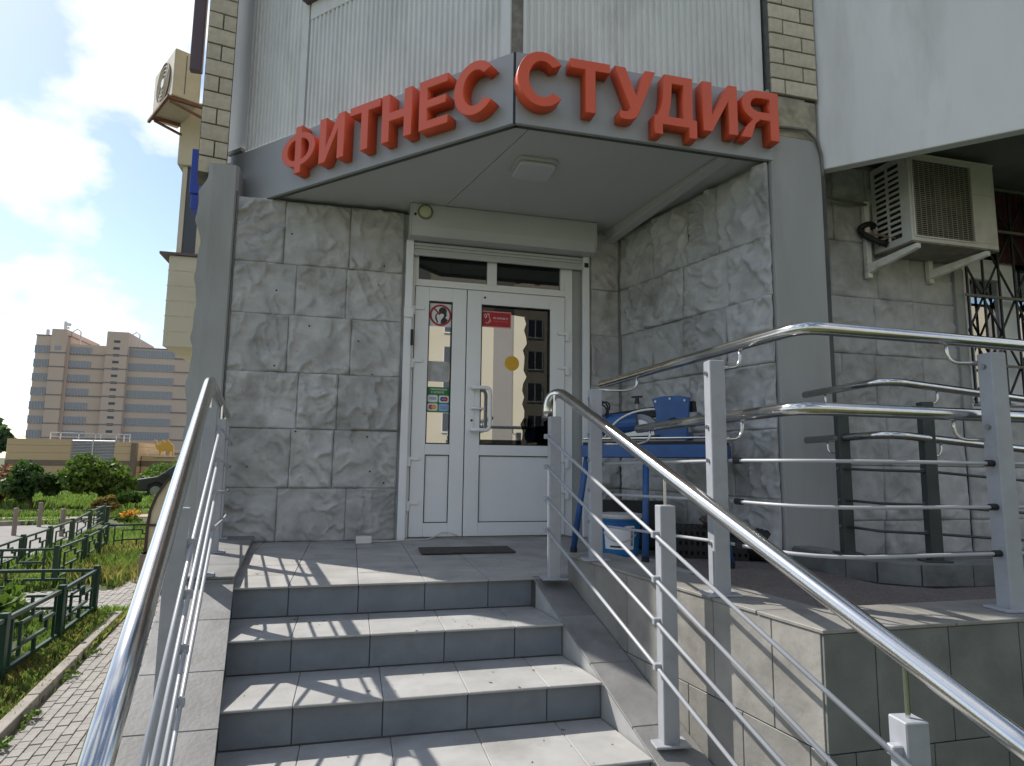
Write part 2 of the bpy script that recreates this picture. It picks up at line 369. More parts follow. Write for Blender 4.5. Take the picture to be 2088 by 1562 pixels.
# road, far pavement
struct('road', MB().prism([(-40,6),(-5.3,9.6),(-5.0,11.3),(-5.2,13.5),(-5.9,17),(-6.5,19.5),(-30,19.5),(-40,18.5)], G-.05, G-.015), mAsph)
struct('road_kerb', MB().prism([(-40,18.1),(-9.2,18.1),(-7.6,18.5),(-6.6,19.3),(-6.7,19.45),(-7.7,18.65),(-9.2,18.25),(-40,18.25)], G-.05, G+.09), mKerb)
struct('far_path', MB().prism([(-40,19.6),(-12,19.6),(-6.9,20.2),(-6.4,20.9),(-12,20.7),(-40,20.7)], G-.05, G-.008), mKerb)
struct('far_pavement', MB().prism([(-40,23.2),(-12,22.4),(-5.6,20.6),(-4.6,21.6),(-12,23.6),(-40,24.6)], G-.05, G-.006), mPink)
# ------------------------------------------------------------------ grass
def grass(name, polyfn, n, h, mat, w=.006, lean=.5, seed=1):
    r = np.random.default_rng(seed); pts = polyfn(r, n); n = len(pts)
    hh = h*(.45+.75*r.random(n)); an = r.random(n)*6.283; la = r.random(n)*6.283; le = lean*hh*r.random(n)
    dx = np.cos(an)*w; dy = np.sin(an)*w
    v = np.zeros((n, 4, 3))
    v[:, 0, :2] = pts - np.stack([dx, dy], 1); v[:, 1, :2] = pts + np.stack([dx, dy], 1)
    tip = pts + np.stack([np.cos(la)*le, np.sin(la)*le], 1); mid = pts + .35*np.stack([np.cos(la)*le, np.sin(la)*le], 1)
    v[:, 0, 2] = v[:, 1, 2] = G-.03
    v[:, 2, :2] = mid + np.stack([dx, dy], 1)*.8; v[:, 2, 2] = G+hh*.6; v[:, 3, :2] = tip; v[:, 3, 2] = G+hh
    f = (np.arange(n)[:, None]*4 + np.array([0, 1, 2, 3])).reshape(-1)
    me = bpy.data.meshes.new(name); me.vertices.add(4*n); me.vertices.foreach_set('co', v.reshape(-1))
    me.loops.add(4*n); me.loops.foreach_set('vertex_index', f); me.polygons.add(n)
    me.polygons.foreach_set('loop_start', np.arange(n)*4); me.polygons.foreach_set('loop_total', np.full(n, 4)); me.update(); me.validate()
    me.materials.append(mat); o = bpy.data.objects.new(name, me); COL.objects.link(o); o['kind'] = 'stuff'; return o
def strip(x0a, x1a, y0, x0b, x1b, y1, clump=0):
    def fn(r, n):
        t = r.random(n); s = r.random(n)
        if clump:
            k = vnoise(t*(y1-y0)*clump, s*(x1a-x0a)*clump, 3.3); keep = r.random(n) < np.clip((k-.25)*2, .05, 1); t = t[keep]; s = s[keep]
        y = y0+(y1-y0)*t; xl = x0a+(x0b-x0a)*t; xr = x1a+(x1b-x1a)*t
        return np.stack([xl+(xr-xl)*s, y], 1)
    return fn
grass('grass', strip(-2.5,-1.84,3.2,-2.75,-2.27,8.1, 5), 16000, .065, mGrass, .005, .9, 2)
grass('dry_grass', strip(-2.42,-1.83,3.2,-2.62,-2.25,7.8, 6), 9000, .06, mGrassY, .004, 1.1, 3)
grass('grass', strip(-5.2,-2.5,3.6,-4.6,-2.7,7.9, 3), 16000, .10, mGrass, .006, .7, 4)
grass('grass', strip(-4.9,-2.85,9.5,-5.6,-3.35,16.5, 3), 34000, .10, mGrass, .008, .7, 5)
grass('tall_weeds', strip(-4.4,-2.75,9.6,-4.2,-2.4,15.5, 2), 6000, .17, mGrassY, .006, .6, 6)
grass('tall_weeds', strip(-4.9,-2.6,10.5,-5.0,-1.8,17.5, 2), 12000, .19, mGrass, .008, .6, 7)
grass('lawn', strip(-24,-7.0,18.4,-22,-7.2,19.6), 7000, .13, mGrass, .03, .7, 8)
grass('lawn', strip(-26,-6.2,20.9,-26,-5.6,22.3), 9000, .13, mGrass, .03, .7, 9)
grass('lawn', strip(-28,-3.5,24.2,-32,-3.0,33), 20000, .2, mGrass, .05, .7, 10)
grass('kerb_weeds', strip(-1.90,-1.80,4.0,-2.24,-2.16,7.0, 9), 500, .03, mGrass, .005, 1.3, 12)

# ================================================================== OUR BUILDING
B = thing('apartment_building', 'grey stone clad corner of a panel apartment block with a recessed entrance', 'building', (0, 5.2, G))
YD = 5.177
ROWS = [0, .40, .85, 1.285, 1.74, 2.15, 2.668]
# wall cores
core = MB()
core.box((-1.16, YD+.0, G), (.40, YD+.32, 2.664)); core.box((1.99, YD, G), (2.42, YD+.32, 3.2)); core.box((.40, YD, 2.45), (1.99, YD+.32, 3.2))
WB0, WB1 = Vector((2.296, YD, 0)), Vector((2.69, 3.54, 0)); wbd = (WB0-WB1).normalized(); wbn = Vector((wbd.y, -wbd.x, 0))
if wbn.x > 0: wbn = -wbn
core.prism([(WB1.x, WB1.y+.02), (WB1.x+.3, WB1.y+.02), (WB0.x+.35, WB0.y+.1), (WB0.x, WB0.y+.1)], G, 3.2)
core.box((3.06, 3.97, G), (4.66, 4.3, 3.3)); core.box((4.60, 3.97, G), (8.0, 4.3, 1.03)); core.box((7.2, 3.97, 1.03), (8.0, 4.3, 3.3))
build('wall_core', core, M('grey_mortar',(.38,.38,.375),.9,var=.2), B)
# left stone wall beside the door
cols_by_row = [[.33,.40,.30],[.42,.27,.42],[.44,.25,.40],[.36,.40,.33],[.40,.33,.38],[.30,.42,.36]]
def stone_rows(x0, x1, y, rows, cols, nd=(0,-1), ud=(1,0), zlist=ROWS, amp=.046, res=.0115):
    L_ = x1-x0
    for k in range(len(zlist)-1):
        ws = cols[k % len(cols)]; s = sum(ws); x = 0
        for w_ in ws:
            w = w_/s*L_
            stone_panel(B, (x0+x*1.0 if ud==(1,0) else 0, y, zlist[k]), ud, nd, w, zlist[k+1]-zlist[k], amp, res); x += w
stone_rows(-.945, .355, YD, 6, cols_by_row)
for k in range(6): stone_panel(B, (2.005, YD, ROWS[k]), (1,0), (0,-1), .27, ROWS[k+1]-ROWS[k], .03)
# niche side wall
Lb = (WB0-WB1).length; d2 = (WB1-WB0).normalized()
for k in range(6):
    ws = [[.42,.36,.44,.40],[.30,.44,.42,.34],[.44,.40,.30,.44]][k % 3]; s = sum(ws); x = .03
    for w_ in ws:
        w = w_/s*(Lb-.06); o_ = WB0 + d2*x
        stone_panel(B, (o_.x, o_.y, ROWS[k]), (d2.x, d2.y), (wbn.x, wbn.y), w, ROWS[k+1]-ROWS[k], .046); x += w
# wall under the air conditioner
Z2 = [-.62,-.2,.22,.62,1.03,1.46,1.9,2.34,2.95]
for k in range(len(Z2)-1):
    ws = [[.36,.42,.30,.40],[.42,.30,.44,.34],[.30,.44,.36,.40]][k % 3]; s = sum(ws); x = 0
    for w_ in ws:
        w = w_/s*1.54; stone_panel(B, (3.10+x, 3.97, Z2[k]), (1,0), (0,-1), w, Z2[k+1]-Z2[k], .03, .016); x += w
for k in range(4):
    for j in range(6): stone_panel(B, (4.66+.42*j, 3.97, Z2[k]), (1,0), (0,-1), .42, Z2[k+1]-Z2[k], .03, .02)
# side facade, seen edge on: strong relief
zz = [-1.05,-.6,-.15,.3,.72,1.18,1.62,2.08,2.5,2.9]
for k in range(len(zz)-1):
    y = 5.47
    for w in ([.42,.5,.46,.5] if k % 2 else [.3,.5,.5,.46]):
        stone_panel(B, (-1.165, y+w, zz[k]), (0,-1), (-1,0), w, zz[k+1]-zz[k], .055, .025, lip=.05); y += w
build('side_wall', MB().box((-1.15, 5.76, G), (-.9, 40, 14)), mBeigeD, B)
# smooth pilasters
zs_ = np.linspace(G, 2.90, 150); hs_ = zs_*2.7
wv_ = .078*np.clip(.5+1.5*fbm(hs_, hs_*0+3.3, 4.4, 3)+.35*(1-np.abs(2*vnoise(hs_*1.6, hs_*0+8.1, 2.2)-1))-.15, 0, 1.3); wv_ *= np.clip((2.78-zs_)/.12, 0, 1)
out_ = [(-1.165-w, z) for w, z in zip(wv_.tolist(), zs_.tolist())]
pm = MB(); nn_ = len(out_)
for k in range(nn_-1):
    (xa, za), (xb_, zb_) = out_[k], out_[k+1]
    pm.add([(xa,5.135,za),(-1.13,5.12,za),(-1.13,5.12,zb_),(xb_,5.135,zb_),(xa,5.49,za),(xb_,5.49,zb_)], [(0,1,2,3),(0,3,5,4)])
pm.prism([(-1.13,5.12),(-.965,5.12),(-.945,5.15),(-.945,5.5),(-1.13,5.5)], G, 2.90); pm.box((-1.165,5.136,2.88),(-1.131,5.5,2.90))
build('corner_pilaster', pm, mSmooth, B)
build('pilaster_joint', MB().box((-.962,5.135,.0),(-.948,5.18,2.7)), mCore, B)
rp_ = MB().prism([(2.69,3.545),(3.085,3.545),(3.085,4.0),(2.60,4.0)], G, 2.86)
build('corner_pilaster', rp_, mSmooth, B, bevel=.006)
build('pilaster_seam', MB().box((3.087,3.56,-.02),(3.128,3.70,2.66)), mCore, B)
build('pilaster_cap', MB().prism([(2.70,3.555),(3.075,3.555),(3.075,3.9),(2.70,3.9)], 2.862, 3.155), M('mossy_block', (.36,.33,.25), .9, var=.3, scale=8, bump=.5, bscale=30, stain=(.15,.13,.08), sscale=5), B, bevel=.012)
# brick piers
def brick_pier(name, org, ud, nd, W_, z0, rows, rh, core_d, pattern):
    ud = Vector((*ud, 0)); nd = Vector((*nd, 0)); o = Vector(org); yaw = math.atan2(ud.y, ud.x)
    pier = build(name, MB().extr([o-nd*.012, o+ud*W_-nd*.012, o+ud*W_-nd*core_d, o-nd*core_d], (0, 0, rows*rh)), mMort, B)
    protos = {}
    for r_ in range(rows):
        x = 0
        for w in pattern[r_ % len(pattern)]:
            w = w*W_; c = o + ud*(x+w/2) - nd*.045 + nd*random.uniform(-.002, .003) + Vector((0, 0, (r_+.5)*rh)); x += w
            key = round(w, 4)
            if key not in protos:
                p = build('brick', MB().obox((0,0,0), (w-.010, .09, rh-.011), yaw), mBrick, bevel=.004); p.parent = pier; p.location = c - rootloc(pier); protos[key] = p
            else: inst(protos[key], 'brick', c, pier)
brick_pier('brick_pier', (2.705, 3.535, 3.165), (1,0), (0,-1), .375, 3.165, 22, .1135, .4, [[.30,.70],[.70,.30]][::1])
brick_pier('brick_pier', (-1.252, 5.155, 2.835), (.98,.2), (.2,-.98), .207, 2.835, 25, .136, .3, [[1.0],[.52,.48]])
# ribbed concrete cladding above the canopy
def ribbed(name, a, c, z0, z1, off, flat0=0., flat1=0., ztop_flat=0.):
    a = Vector((*a, 0)); c = Vector((*c, 0)); d = (c-a).normalized(); n = Vector((d.y, -d.x, 0)); Lx = (c-a).length
    prof = [(0, -.03), (.004, .012)]; s = .004 + flat0; pitch = .046
    prof.append((s, .012))
    while s + pitch < Lx - flat1 - .004:
        prof += [(s+.006, -.002), (s+.020, -.002), (s+.026, .013), (s+.042, .013)]; s += pitch
    prof += [(Lx-.004, .012), (Lx, -.03)]
    mb = MB(); k = len(prof); zt = z1-ztop_flat
    P = [a + d*u + n*h for u, h in prof]
    vs = [(p.x, p.y, z) for z in (z0, zt) for p in P]; fs = [(i, i+1, k+i+1, k+i) for i in range(k-1)]
    mb.add(vs, fs)
    # closed lower edge: the ribs end in a flat underside
    q = [a + d*u - n*.06 for u, h in prof]
    mb.add([(p.x, p.y, z0) for p in P] + [(p.x, p.y, z0) for p in q], [(i+1, i, k+i, k+i+1) for i in range(k-1)])
    if ztop_flat: mb.extr([a+d*.002+n*.016+Vector((0,0,zt)), a+d*(Lx-.002)+n*.016+Vector((0,0,zt)), a+d*(Lx-.002)-n*.03+Vector((0,0,zt)), a+d*.002-n*.03+Vector((0,0,zt))], (0,0,ztop_flat))
    return build(name, mb, mRib, B)
s2 = .70711
A0 = Vector((-1.08, 5.50, 0)); C0 = Vector((.882, 3.54, 0)); dl = (C0-A0).normalized(); nl = Vector((-s2, -s2, 0))
def LP(u, off): return (A0 + dl*u + nl*off)[:2]
ribbed('ribbed_panel', LP(-.13,-.05), LP(.825,-.05), 3.12, 7.0, 0, .25, .02)
ribbed('ribbed_panel', LP(.845,-.05), LP(2.715,-.05), 3.13, 4.24, 0, .02, .03, .14)
ribbed('ribbed_panel', (.945, 3.60), (2.685, 3.60), 3.14, 7.0, 0, .02, .03)
up_ = MB().prism([LP(-.02,-.115), LP(2.735,-.115), (.93,3.66), (2.70,3.66), (3.1,4.1), (3.1,7), (-1.1,7)], 3.15, 14)
build('upper_wall_core', up_, mCore, B)
build('corner_filler', MB().prism([LP(2.712,-.052), (.946,3.60), (.95,3.68), LP(2.70,-.14)], 3.10, 7.0), M('weathered_joint', (.20,.18,.16), .9, var=.3, scale=20), B)
build('balcony_sill', MB().extr([Vector((*LP(.80,.02), 4.245)), Vector((*LP(2.715,.02), 4.245)), Vector((*LP(2.715,-.1), 4.245)), Vector((*LP(.80,-.1), 4.245))], (0,0,.05)), mPurp, B)
build('balcony_glazing', MB().extr([Vector((*LP(.85,-.05), 4.296)), Vector((*LP(2.71,-.05), 4.296)), Vector((*LP(2.71,-.1), 4.296)), Vector((*LP(.85,-.1), 4.296))], (0,0,1.5)), mOppW, B)
build('upper_ledge', MB().extr([Vector((*LP(-.06,.0), 3.165)), Vector((*LP(.12,.0), 3.165)), Vector((*LP(.12,-.1), 3.165)), Vector((*LP(-.06,-.1), 3.165))], (0,0,.03)), mSmooth, B)
# white balcony slab board to the right (45 degrees), its soffit
sl = MB().prism([(3.10,3.56),(3.10,3.65),(3.13,3.65),(4.62,2.16),(4.57,2.09)][::-1], 2.665, 5.2); build('balcony_board', sl, mSlab, B, bevel=.008)
build('balcony_board', MB().box((4.64,2.10,2.665),(9,2.16,5.2)), mSlab, B)
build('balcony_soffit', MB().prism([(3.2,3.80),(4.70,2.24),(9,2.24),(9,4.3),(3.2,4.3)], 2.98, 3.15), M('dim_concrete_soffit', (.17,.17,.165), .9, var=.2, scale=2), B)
# ------------------------------------------------------------------ window with panes on the right
WN = build('window', MB(), mPVC, B)
wf = MB(); X0, X1, Zb, Zt, Yf = 4.70, 7.2, 1.06, 2.92, 3.985
def framebox(mb, x0, x1, z0, z1, t, y0, y1):
    mb.box((x0,y0,z0),(x1,y1,z0+t)); mb.box((x0,y0,z1-t),(x1,y1,z1)); mb.box((x0,y0,z0+t),(x0+t,y1,z1-t)); mb.box((x1-t,y0,z0+t),(x1,y1,z1-t))
bpy.data.objects.remove(WN)
framebox(wf, X0, X1, Zb, Zt, .07, Yf, Yf+.07)
WN = build('window', wf, mPVC, B, bevel=.004)
build('mullion', MB().box((5.22,Yf+.002,Zb+.07),(5.34,Yf+.068,Zt-.07)), mPVC, WN); build('mullion', MB().box((6.2,Yf+.002,Zb+.07),(6.3,Yf+.068,Zt-.07)), mPVC, WN)
build('transom', MB().box((X0+.07,Yf+.003,2.22),(5.22,Yf+.067,2.33)), mPVC, WN)
sash = MB(); framebox(sash, X0+.075, 5.215, Zb+.075, 2.215, .06, Yf-.012, Yf+.05); build('sash', sash, mPVC, WN, bevel=.004)
for x0, x1, z0, z1 in ((X0+.136,5.154,Zb+.136,2.154),(X0+.07,5.22,2.33,Zt-.07),(5.34,6.2,Zb+.07,Zt-.07),(6.3,X1-.07,Zb+.07,Zt-.07)):
    build('window_pane', MB().box((x0,Yf+.02,z0),(x1,Yf+.026,z1)), gWin, WN)
build('window_sill', MB().box((X0-.05,3.86,1.032),(X1,3.98,1.058)), mPVC, WN)
cu = MB(); px_ = [5.12+i*.03 for i in range(64)]
for i in range(63): cu.add([(px_[i],3.945+.012*(i%2),2.30),(px_[i+1],3.945+.012*((i+1)%2),2.30),(px_[i+1],3.945+.012*((i+1)%2),2.9),(px_[i],3.945+.012*(i%2),2.9)], [(0,1,2,3)])
tag(build('curtain', cu, mCurt), 'short dark maroon curtain hanging between the bars and the glass of the barred window', 'curtain')
build('window_reveal', MB().box((4.62,3.92,1.03),(4.70,3.99,2.95)), mSmooth, B)
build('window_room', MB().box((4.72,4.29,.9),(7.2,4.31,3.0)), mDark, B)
# ------------------------------------------------------------------ door
YF = YD+.015
df = MB(); df.box((.437,YF,0),(.462,YF+.07,2.42)); df.box((1.775,YF,0),(1.845,YF+.07,2.42)); df.box((.462,YF,2.372),(1.775,YF+.07,2.42))
df.box((.462,YF+.001,2.07),(1.775,YF+.069,2.128)); df.box((1.074,YF+.002,2.128),(1.157,YF+.068,2.372)); df.box((.462,YF+.003,2.128),(.487,YF+.068,2.372)); df.box((1.735,YF+.003,2.128),(1.775,YF+.068,2.372))
DF = build('door_frame', df, mPVC, B, bevel=.004)
build('transom_pane', MB().box((.487,YF+.03,2.128),(1.074,YF+.036,2.372)), gTrans, DF); build('transom_pane', MB().box((1.157,YF+.03,2.128),(1.735,YF+.036,2.372)), gTrans, DF)
build('threshold', MB().box((.43,YF-.03,-.02),(1.80,YF+.08,.012)), M('threshold_metal',(.3,.29,.27),.5,.5), DF)
def leaf(x0, x1, gx0, gx1, name='door_leaf', label=None):
    y0, y1 = YF-.012, YF+.05; z0, z1 = .016, 2.062; mb = MB()
    mb.box((x0,y0,z0),(gx0,y1,z1)); mb.box((gx1,y0,z0),(x1,y1,z1))
    for a, c in ((z0,.125),(.668,.755),(1.945,z1)): mb.box((gx0,y0+.0005,a),(gx1,y1-.0005,c))
    lf = build(name, mb, mPVC, B, bevel=.004, label=label)
    build('door_panel', MB().box((gx0,y0+.014,.125),(gx1,y1-.014,.668)), mPVC, lf)
    gk = MB(); framebox(gk, gx0, gx1, .755, 1.945, .008, y0+.004, y0+.02); framebox(gk, gx0, gx1, .125, .668, .006, y0+.004, y0+.0135)
    build('gasket', gk, mBlack, lf)
    build('glass_pane', MB().box((gx0+.008,y0+.030,.763),(gx1-.008,y0+.036,1.937)), gGlass, lf)
    return lf
LF1 = leaf(.466, .896, .58, .778, label='narrow fixed white door leaf with a slim pane')
LF2 = leaf(.904, 1.770, 1.026, 1.636, label='wide white door leaf with the pull handle')
# one-way film on the panes; on the wide pane it is torn along its right edge
yf_ = YF+.0165
build('mirror_film', MB().box((.590,yf_-.0005,.765),(.768,yf_,1.935)), gFilm, LF1)
fl = [(1.036,.80),(1.036,1.93),(1.15,1.93),(1.16,1.86),(1.415,1.84),(1.43,1.70)]
fl = [(1.036,.80),(1.395,.80)]
for i in range(19):
    z = .82+i*.058; fl.append((1.40+.02*(z-.8)+.014*math.sin(i*2.3)+.009*math.sin(i*5.1), z))
fl += [(1.43,1.865),(1.25,1.88),(1.036,1.89)]
build('mirror_film', MB().extr([(x,yf_-.0005,z) for x, z in fl], (0,.0005,0)), gFilm, LF2)
# handle: curved pull with plate and lever
hb = MB(); hb.box((.938,YF-.018,.86),(.975,YF-.0125,1.24)); build('handle_plate', hb, mPVC, LF2, bevel=.003)
hp = [(.957,YF-.014,1.225)] + bez((.957,YF-.06,1.225),(.99,YF-.075,1.225),(1.05,YF-.075,1.225),3) + bez((1.06,YF-.075,1.225),(1.10,YF-.075,1.225),(1.10,YF-.075,1.17),5) + bez((1.10,YF-.075,.93),(1.10,YF-.075,.875),(1.06,YF-.075,.875),5) + bez((1.05,YF-.075,.875),(.99,YF-.075,.875),(.957,YF-.06,.875),3) + [(.957,YF-.014,.875)]
build('pull_handle', MB().tube(hp, .016, 10), mPVC, LF2, smooth=True)
build('lever_handle', MB().tube([(.957,YF-.014,1.055),(.957,YF-.05,1.055),(.985,YF-.055,1.055),(1.06,YF-.055,1.05)], .010, 8), mPVC, LF2, smooth=True)
build('keyhole', MB().tube([(.957,YF-.021,.955),(.957,YF-.017,.955)], .010, 10), mBlack, LF2)
for x, lf, sg in ((.45, LF1, 1), (1.79, LF2, -1)):
    for z in (1.72,1.42,.62,.36) if sg < 0 else (1.86,1.42,.62,.27):
        h = MB(); h.box((x-.016,YF-.03,z-.05),(x+.016,YF-.0125,z+.03)); h.box((min(x,x+sg*.09),YF-.027,z+.0),(max(x,x+sg*.09),YF-.0125,z+.028)); build('hinge', h, mPVC, lf, bevel=.003)
build('door_sensor', MB().tube([(1.052,YF-.02,2.005),(1.052,YF-.012,2.005)], .009, 10), mBlack, LF2)
# dim lobby behind the panes
lob = MB(); lob.box((.3,7.6,-.05),(2.1,7.65,2.7)); lob.box((.25,5.5,-.05),(.3,7.6,2.7)); lob.box((2.1,5.5,-.05),(2.15,7.6,2.7)); lob.box((.3,5.5,2.7),(2.1,7.6,2.75)); lob.box((.3,5.5,-.1),(2.1,7.6,-.05))
build('lobby', lob, M('lobby_wall', (.22,.19,.15), .9, var=.2, scale=2), B)
build('door_reveal', MB().box((1.848,YD+.022,0),(1.99,YD+.3,2.449)), mSmooth, B)
# stickers on the door
def tmesh(body, size, loc, mat, name, parent, bold=0., wscale=1.):
    c = bpy.data.curves.new('t', 'FONT'); c.body = body; c.size = size; c.align_x = 'CENTER'; c.align_y = 'CENTER'; c.offset = bold; c.resolution_u = 2
    o = bpy.data.objects.new('t', c); COL.objects.link(o); bpy.context.view_layer.update()
    me = bpy.data.meshes.new_from_object(o.evaluated_get(bpy.context.evaluated_depsgraph_get()))
    off = rootloc(parent)
    me.transform(Matrix.Translation(Vector(loc)-off) @ Matrix.Rotation(math.pi/2, 4, 'X') @ Matrix.Diagonal((wscale,1,1,1)))
    bpy.data.objects.remove(o); me.materials.clear(); me.materials.append(mat)
    q = bpy.data.objects.new(name, me); COL.objects.link(q); q.parent = parent; return q
def flat(pts, y, t=.0006): return MB().extr([(x, y, z) for x, z in pts], (0, t, 0))
def disc(cx, cz, r, n=32, sx=1): return [(cx+sx*r*math.cos(2*math.pi*k/n), cz+r*math.sin(2*math.pi*k/n)) for k in range(n)]
def rrect(x0, x1, z0, z1, r, n=4):
    o = []
    for cx, cz, a in ((x1-r,z1-r,0),(x0+r,z1-r,90),(x0+r,z0+r,180),(x1-r,z0+r,270)):
        for k in range(n+1): t = math.radians(a+90*k/n); o.append((cx+r*math.cos(t), cz+r*math.sin(t)))
    return o
ys = yf_-.0015
s_ = thing('prohibition_sticker', 'square white sticker with a masked person in a red barred circle', 'sticker', (.68, ys, 1.84))
build('backing', MB().box((.588,ys,1.735),(.772,ys+.0006,1.93)), mWhiteL, s_)
cx, cz = .681, 1.832; rg = MB(); O = disc(cx,cz,.092,40); I_ = disc(cx,cz,.075,40)
for k in range(40):
    rg.add([(O[k][0],ys-.0012,O[k][1]),(O[(k+1)%40][0],ys-.0012,O[(k+1)%40][1]),(I_[(k+1)%40][0],ys-.0012,I_[(k+1)%40][1]),(I_[k][0],ys-.0012,I_[k][1])],[(0,1,2,3)])
rg.bar((cx-.058,ys-.0012,cz+.058),(cx-.004,ys-.0012,cz+.004),.0006,.014,upv=(1,0,1)); build('red_ring', rg, mRedW, s_)
sil = MB(); sil.extr([(x,ys-.0008,z) for x, z in disc(cx+.018,cz+.036,.034,20)],(0,.0005,0)); build('head_shape', sil, mBlkV, s_)
build('shoulder_shape', flat([(cx+.0,cz-.072),(cx+.004,cz-.04),(cx+.02,cz-.02),(cx+.026,cz+.002),(cx+.05,cz+.022),(cx+.052,cz+.0),(cx+.040,cz-.02),(cx+.062,cz-.038),(cx+.045,cz-.062),(cx+.02,cz-.073)], ys-.0007, .0004), mBlkV, s_)
build('hand_shape', flat([(cx-.028,cz-.066),(cx-.046,cz-.03),(cx-.044,cz-.002),(cx-.03,cz+.016),(cx-.018,cz+.014),(cx-.034,cz-.006),(cx-.030,cz-.03),(cx-.018,cz-.062)], ys-.0007, .0004), mBlkV, s_)
build('mask_shape', flat([(cx-.022,cz+.012),(cx+.012,cz+.014),(cx+.03,cz+.006),(cx+.024,cz-.012),(cx+.004,cz-.02),(cx-.014,cz-.016)], ys-.0011, .0002), mWhiteL, s_)
s_ = thing('notice_sticker', 'red notice with a white line drawn hand at the top of the wide door pane', 'sticker', (1.14, ys, 1.85))
build('border', flat(rrect(1.032,1.292,1.757,1.898,.006), ys), mPinkV, s_); build('red_field', flat(rrect(1.039,1.285,1.766,1.889,.004), ys-.0006, .0005), mRedV, s_)
hd = MB()
for pth in ([(1.052,1.865),(1.056,1.845),(1.066,1.835),(1.072,1.86),(1.064,1.872),(1.057,1.862)],[(1.072,1.838),(1.080,1.872),(1.090,1.874),(1.104,1.828),(1.112,1.812),(1.098,1.798),(1.080,1.790),(1.066,1.798)],[(1.090,1.874),(1.104,1.866)],[(1.104,1.816),(1.092,1.806)]):
    for a, c in zip(pth, pth[1:]): hd.bar((a[0],ys-.0009,a[1]),(c[0],ys-.0009,c[1]),.004,.0004,upv=(0,1,0))
build('hand_drawing', hd, mWhiteL, s_)
tmesh('НЕ ЗАБУДЬТЕ', .019, (1.198, ys-.0009, 1.838), mWhiteL, 'lettering', s_, .0004); tmesh('НАДЕТЬ ПЕРЧАТКИ', .0125, (1.198, ys-.0009, 1.812), mPinkV, 'lettering', s_)
s_ = thing('payment_sticker', 'green card payment sticker with four card logos on the narrow door pane', 'sticker', (.68, ys, 1.1))
build('backing', flat(rrect(.586,.774,1.015,1.225,.012), ys), mGrnV, s_)
tmesh('ПРИНИМАЕМ', .021, (.682, ys-.0006, 1.204), mWhiteL, 'lettering', s_, .0003); tmesh('К ОПЛАТЕ', .021, (.672, ys-.0006, 1.180), mWhiteL, 'lettering', s_, .0003)
for x0, z0, kind in ((.592,1.098,'v'),(.685,1.096,'m'),(.592,1.028,'c'),(.685,1.026,'a')):
    build('card_logo', flat(rrect(x0,x0+.083,z0,z0+.06,.012), ys-.0006, .0005), mPaleV if kind == 'a' else mWhiteL, s_)
    if kind == 'v': tmesh('VISA', .030, (x0+.042, ys-.0009, z0+.03), mBlueV, 'lettering', s_, .0006)
    elif kind != 'a':
        build('logo_disc', flat(disc(x0+.030,z0+.03,.020,20), ys-.0008, .0001), mBlueV if kind == 'm' else mRedW, s_)
        build('logo_disc', flat(disc(x0+.053,z0+.03,.020,20), ys-.00095, .0001), mRedW if kind == 'm' else mOrV, s_)
        tmesh('Maestro' if kind == 'm' else 'MasterCard', .012 if kind == 'm' else .009, (x0+.0415, ys-.0012, z0+.03), mWhiteL, 'lettering', s_)
    else: tmesh('AMERICAN\nEXPRESS', .013, (x0+.0415, ys-.0009, z0+.03), mBlueV, 'lettering', s_)
tag(build('round_sticker', flat(disc(1.303,1.455,.064,40), ys), mYel), 'plain round yellow sticker in the middle of the wide door pane', 'sticker')
tag(build('paper_notice', MB().box((.592,ys,1.27),(.764,ys+.0004,1.44)), M('translucent_paper',(.42,.42,.41),.6,var=.2,scale=14)), 'sheet of pale paper taped above the green payment sticker', 'notice')
# ------------------------------------------------------------------ roller shutter
RS = thing('roller_shutter', 'white rolled up security shutter box with side rails over the door', 'shutter', (1.19, YD, 2.4))
bx0, bx1 = .385, 1.995
prof = [(YD-.002,2.69),(YD-.19,2.70),(YD-.20,2.69),(YD-.20,2.51),(YD-.17,2.435),(YD-.002,2.435)]
build('shutter_box', MB().extr([(bx0+.012,y,z) for y, z in prof], (bx1-bx0-.024,0,0)), mBox, RS, bevel=.004)
for x in (bx0, bx1-.011): build('end_cap', MB().extr([(x,y-.003*(i in (1,2,3,4)),z+(.003 if i in (0,1,2) else -.003)) for i, (y, z) in enumerate(prof)], (.011,0,0)), mBox, RS, bevel=.002)
build('guide_rail', MB().box((.375,YD-.045,0),(.436,YD-.002,2.436)), mPVC, RS, bevel=.004); build('guide_rail', MB().box((1.925,YD-.045,0),(1.984,YD-.002,2.436)), mPVC, RS, bevel=.004)
for k in range(3): build('shutter_slat', MB().box((.437,YD-.035+.004*k,2.400-.026*k),(1.924,YD-.015+.004*k,2.424-.026*k)), mBox, RS, bevel=.003)
build('bottom_bar', MB().box((.437,YD-.036,2.315),(1.924,YD-.01,2.347)), mBox, RS, bevel=.003)
build('rail_stop', MB().box((1.935,YD-.052,2.335),(1.972,YD-.0455,2.375)), mBlack, RS)
build('strap_guide', MB().box((.43,YD-.055,1.55),(.452,YD-.0465,1.68)), mBlack, RS)
build('rail_bracket', MB().box((.37,YD-.062,1.78),(.445,YD-.0455,1.86)), mPVC, RS, bevel=.004)
o = thing('alarm_lamp', 'round yellowish alarm lamp on the left end of the shutter box', 'lamp', (.50, YD-.2, 2.62))
build('bezel', MB().tube([(.505,YD-.2,2.625),(.505,YD-.213,2.625)], .062, 24), M('olive_bezel',(.16,.15,.08),.5), o); build('lens', MB().tube([(.505,YD-.213,2.625),(.505,YD-.224,2.625)], [.050,.042], 24), M('pale_yellow_lens',(.50,.50,.33),.3), o)
build('screw', MB().tube([(.425,YD-.2,2.60),(.425,YD-.207,2.60)], .010, 10), mBlack, o)

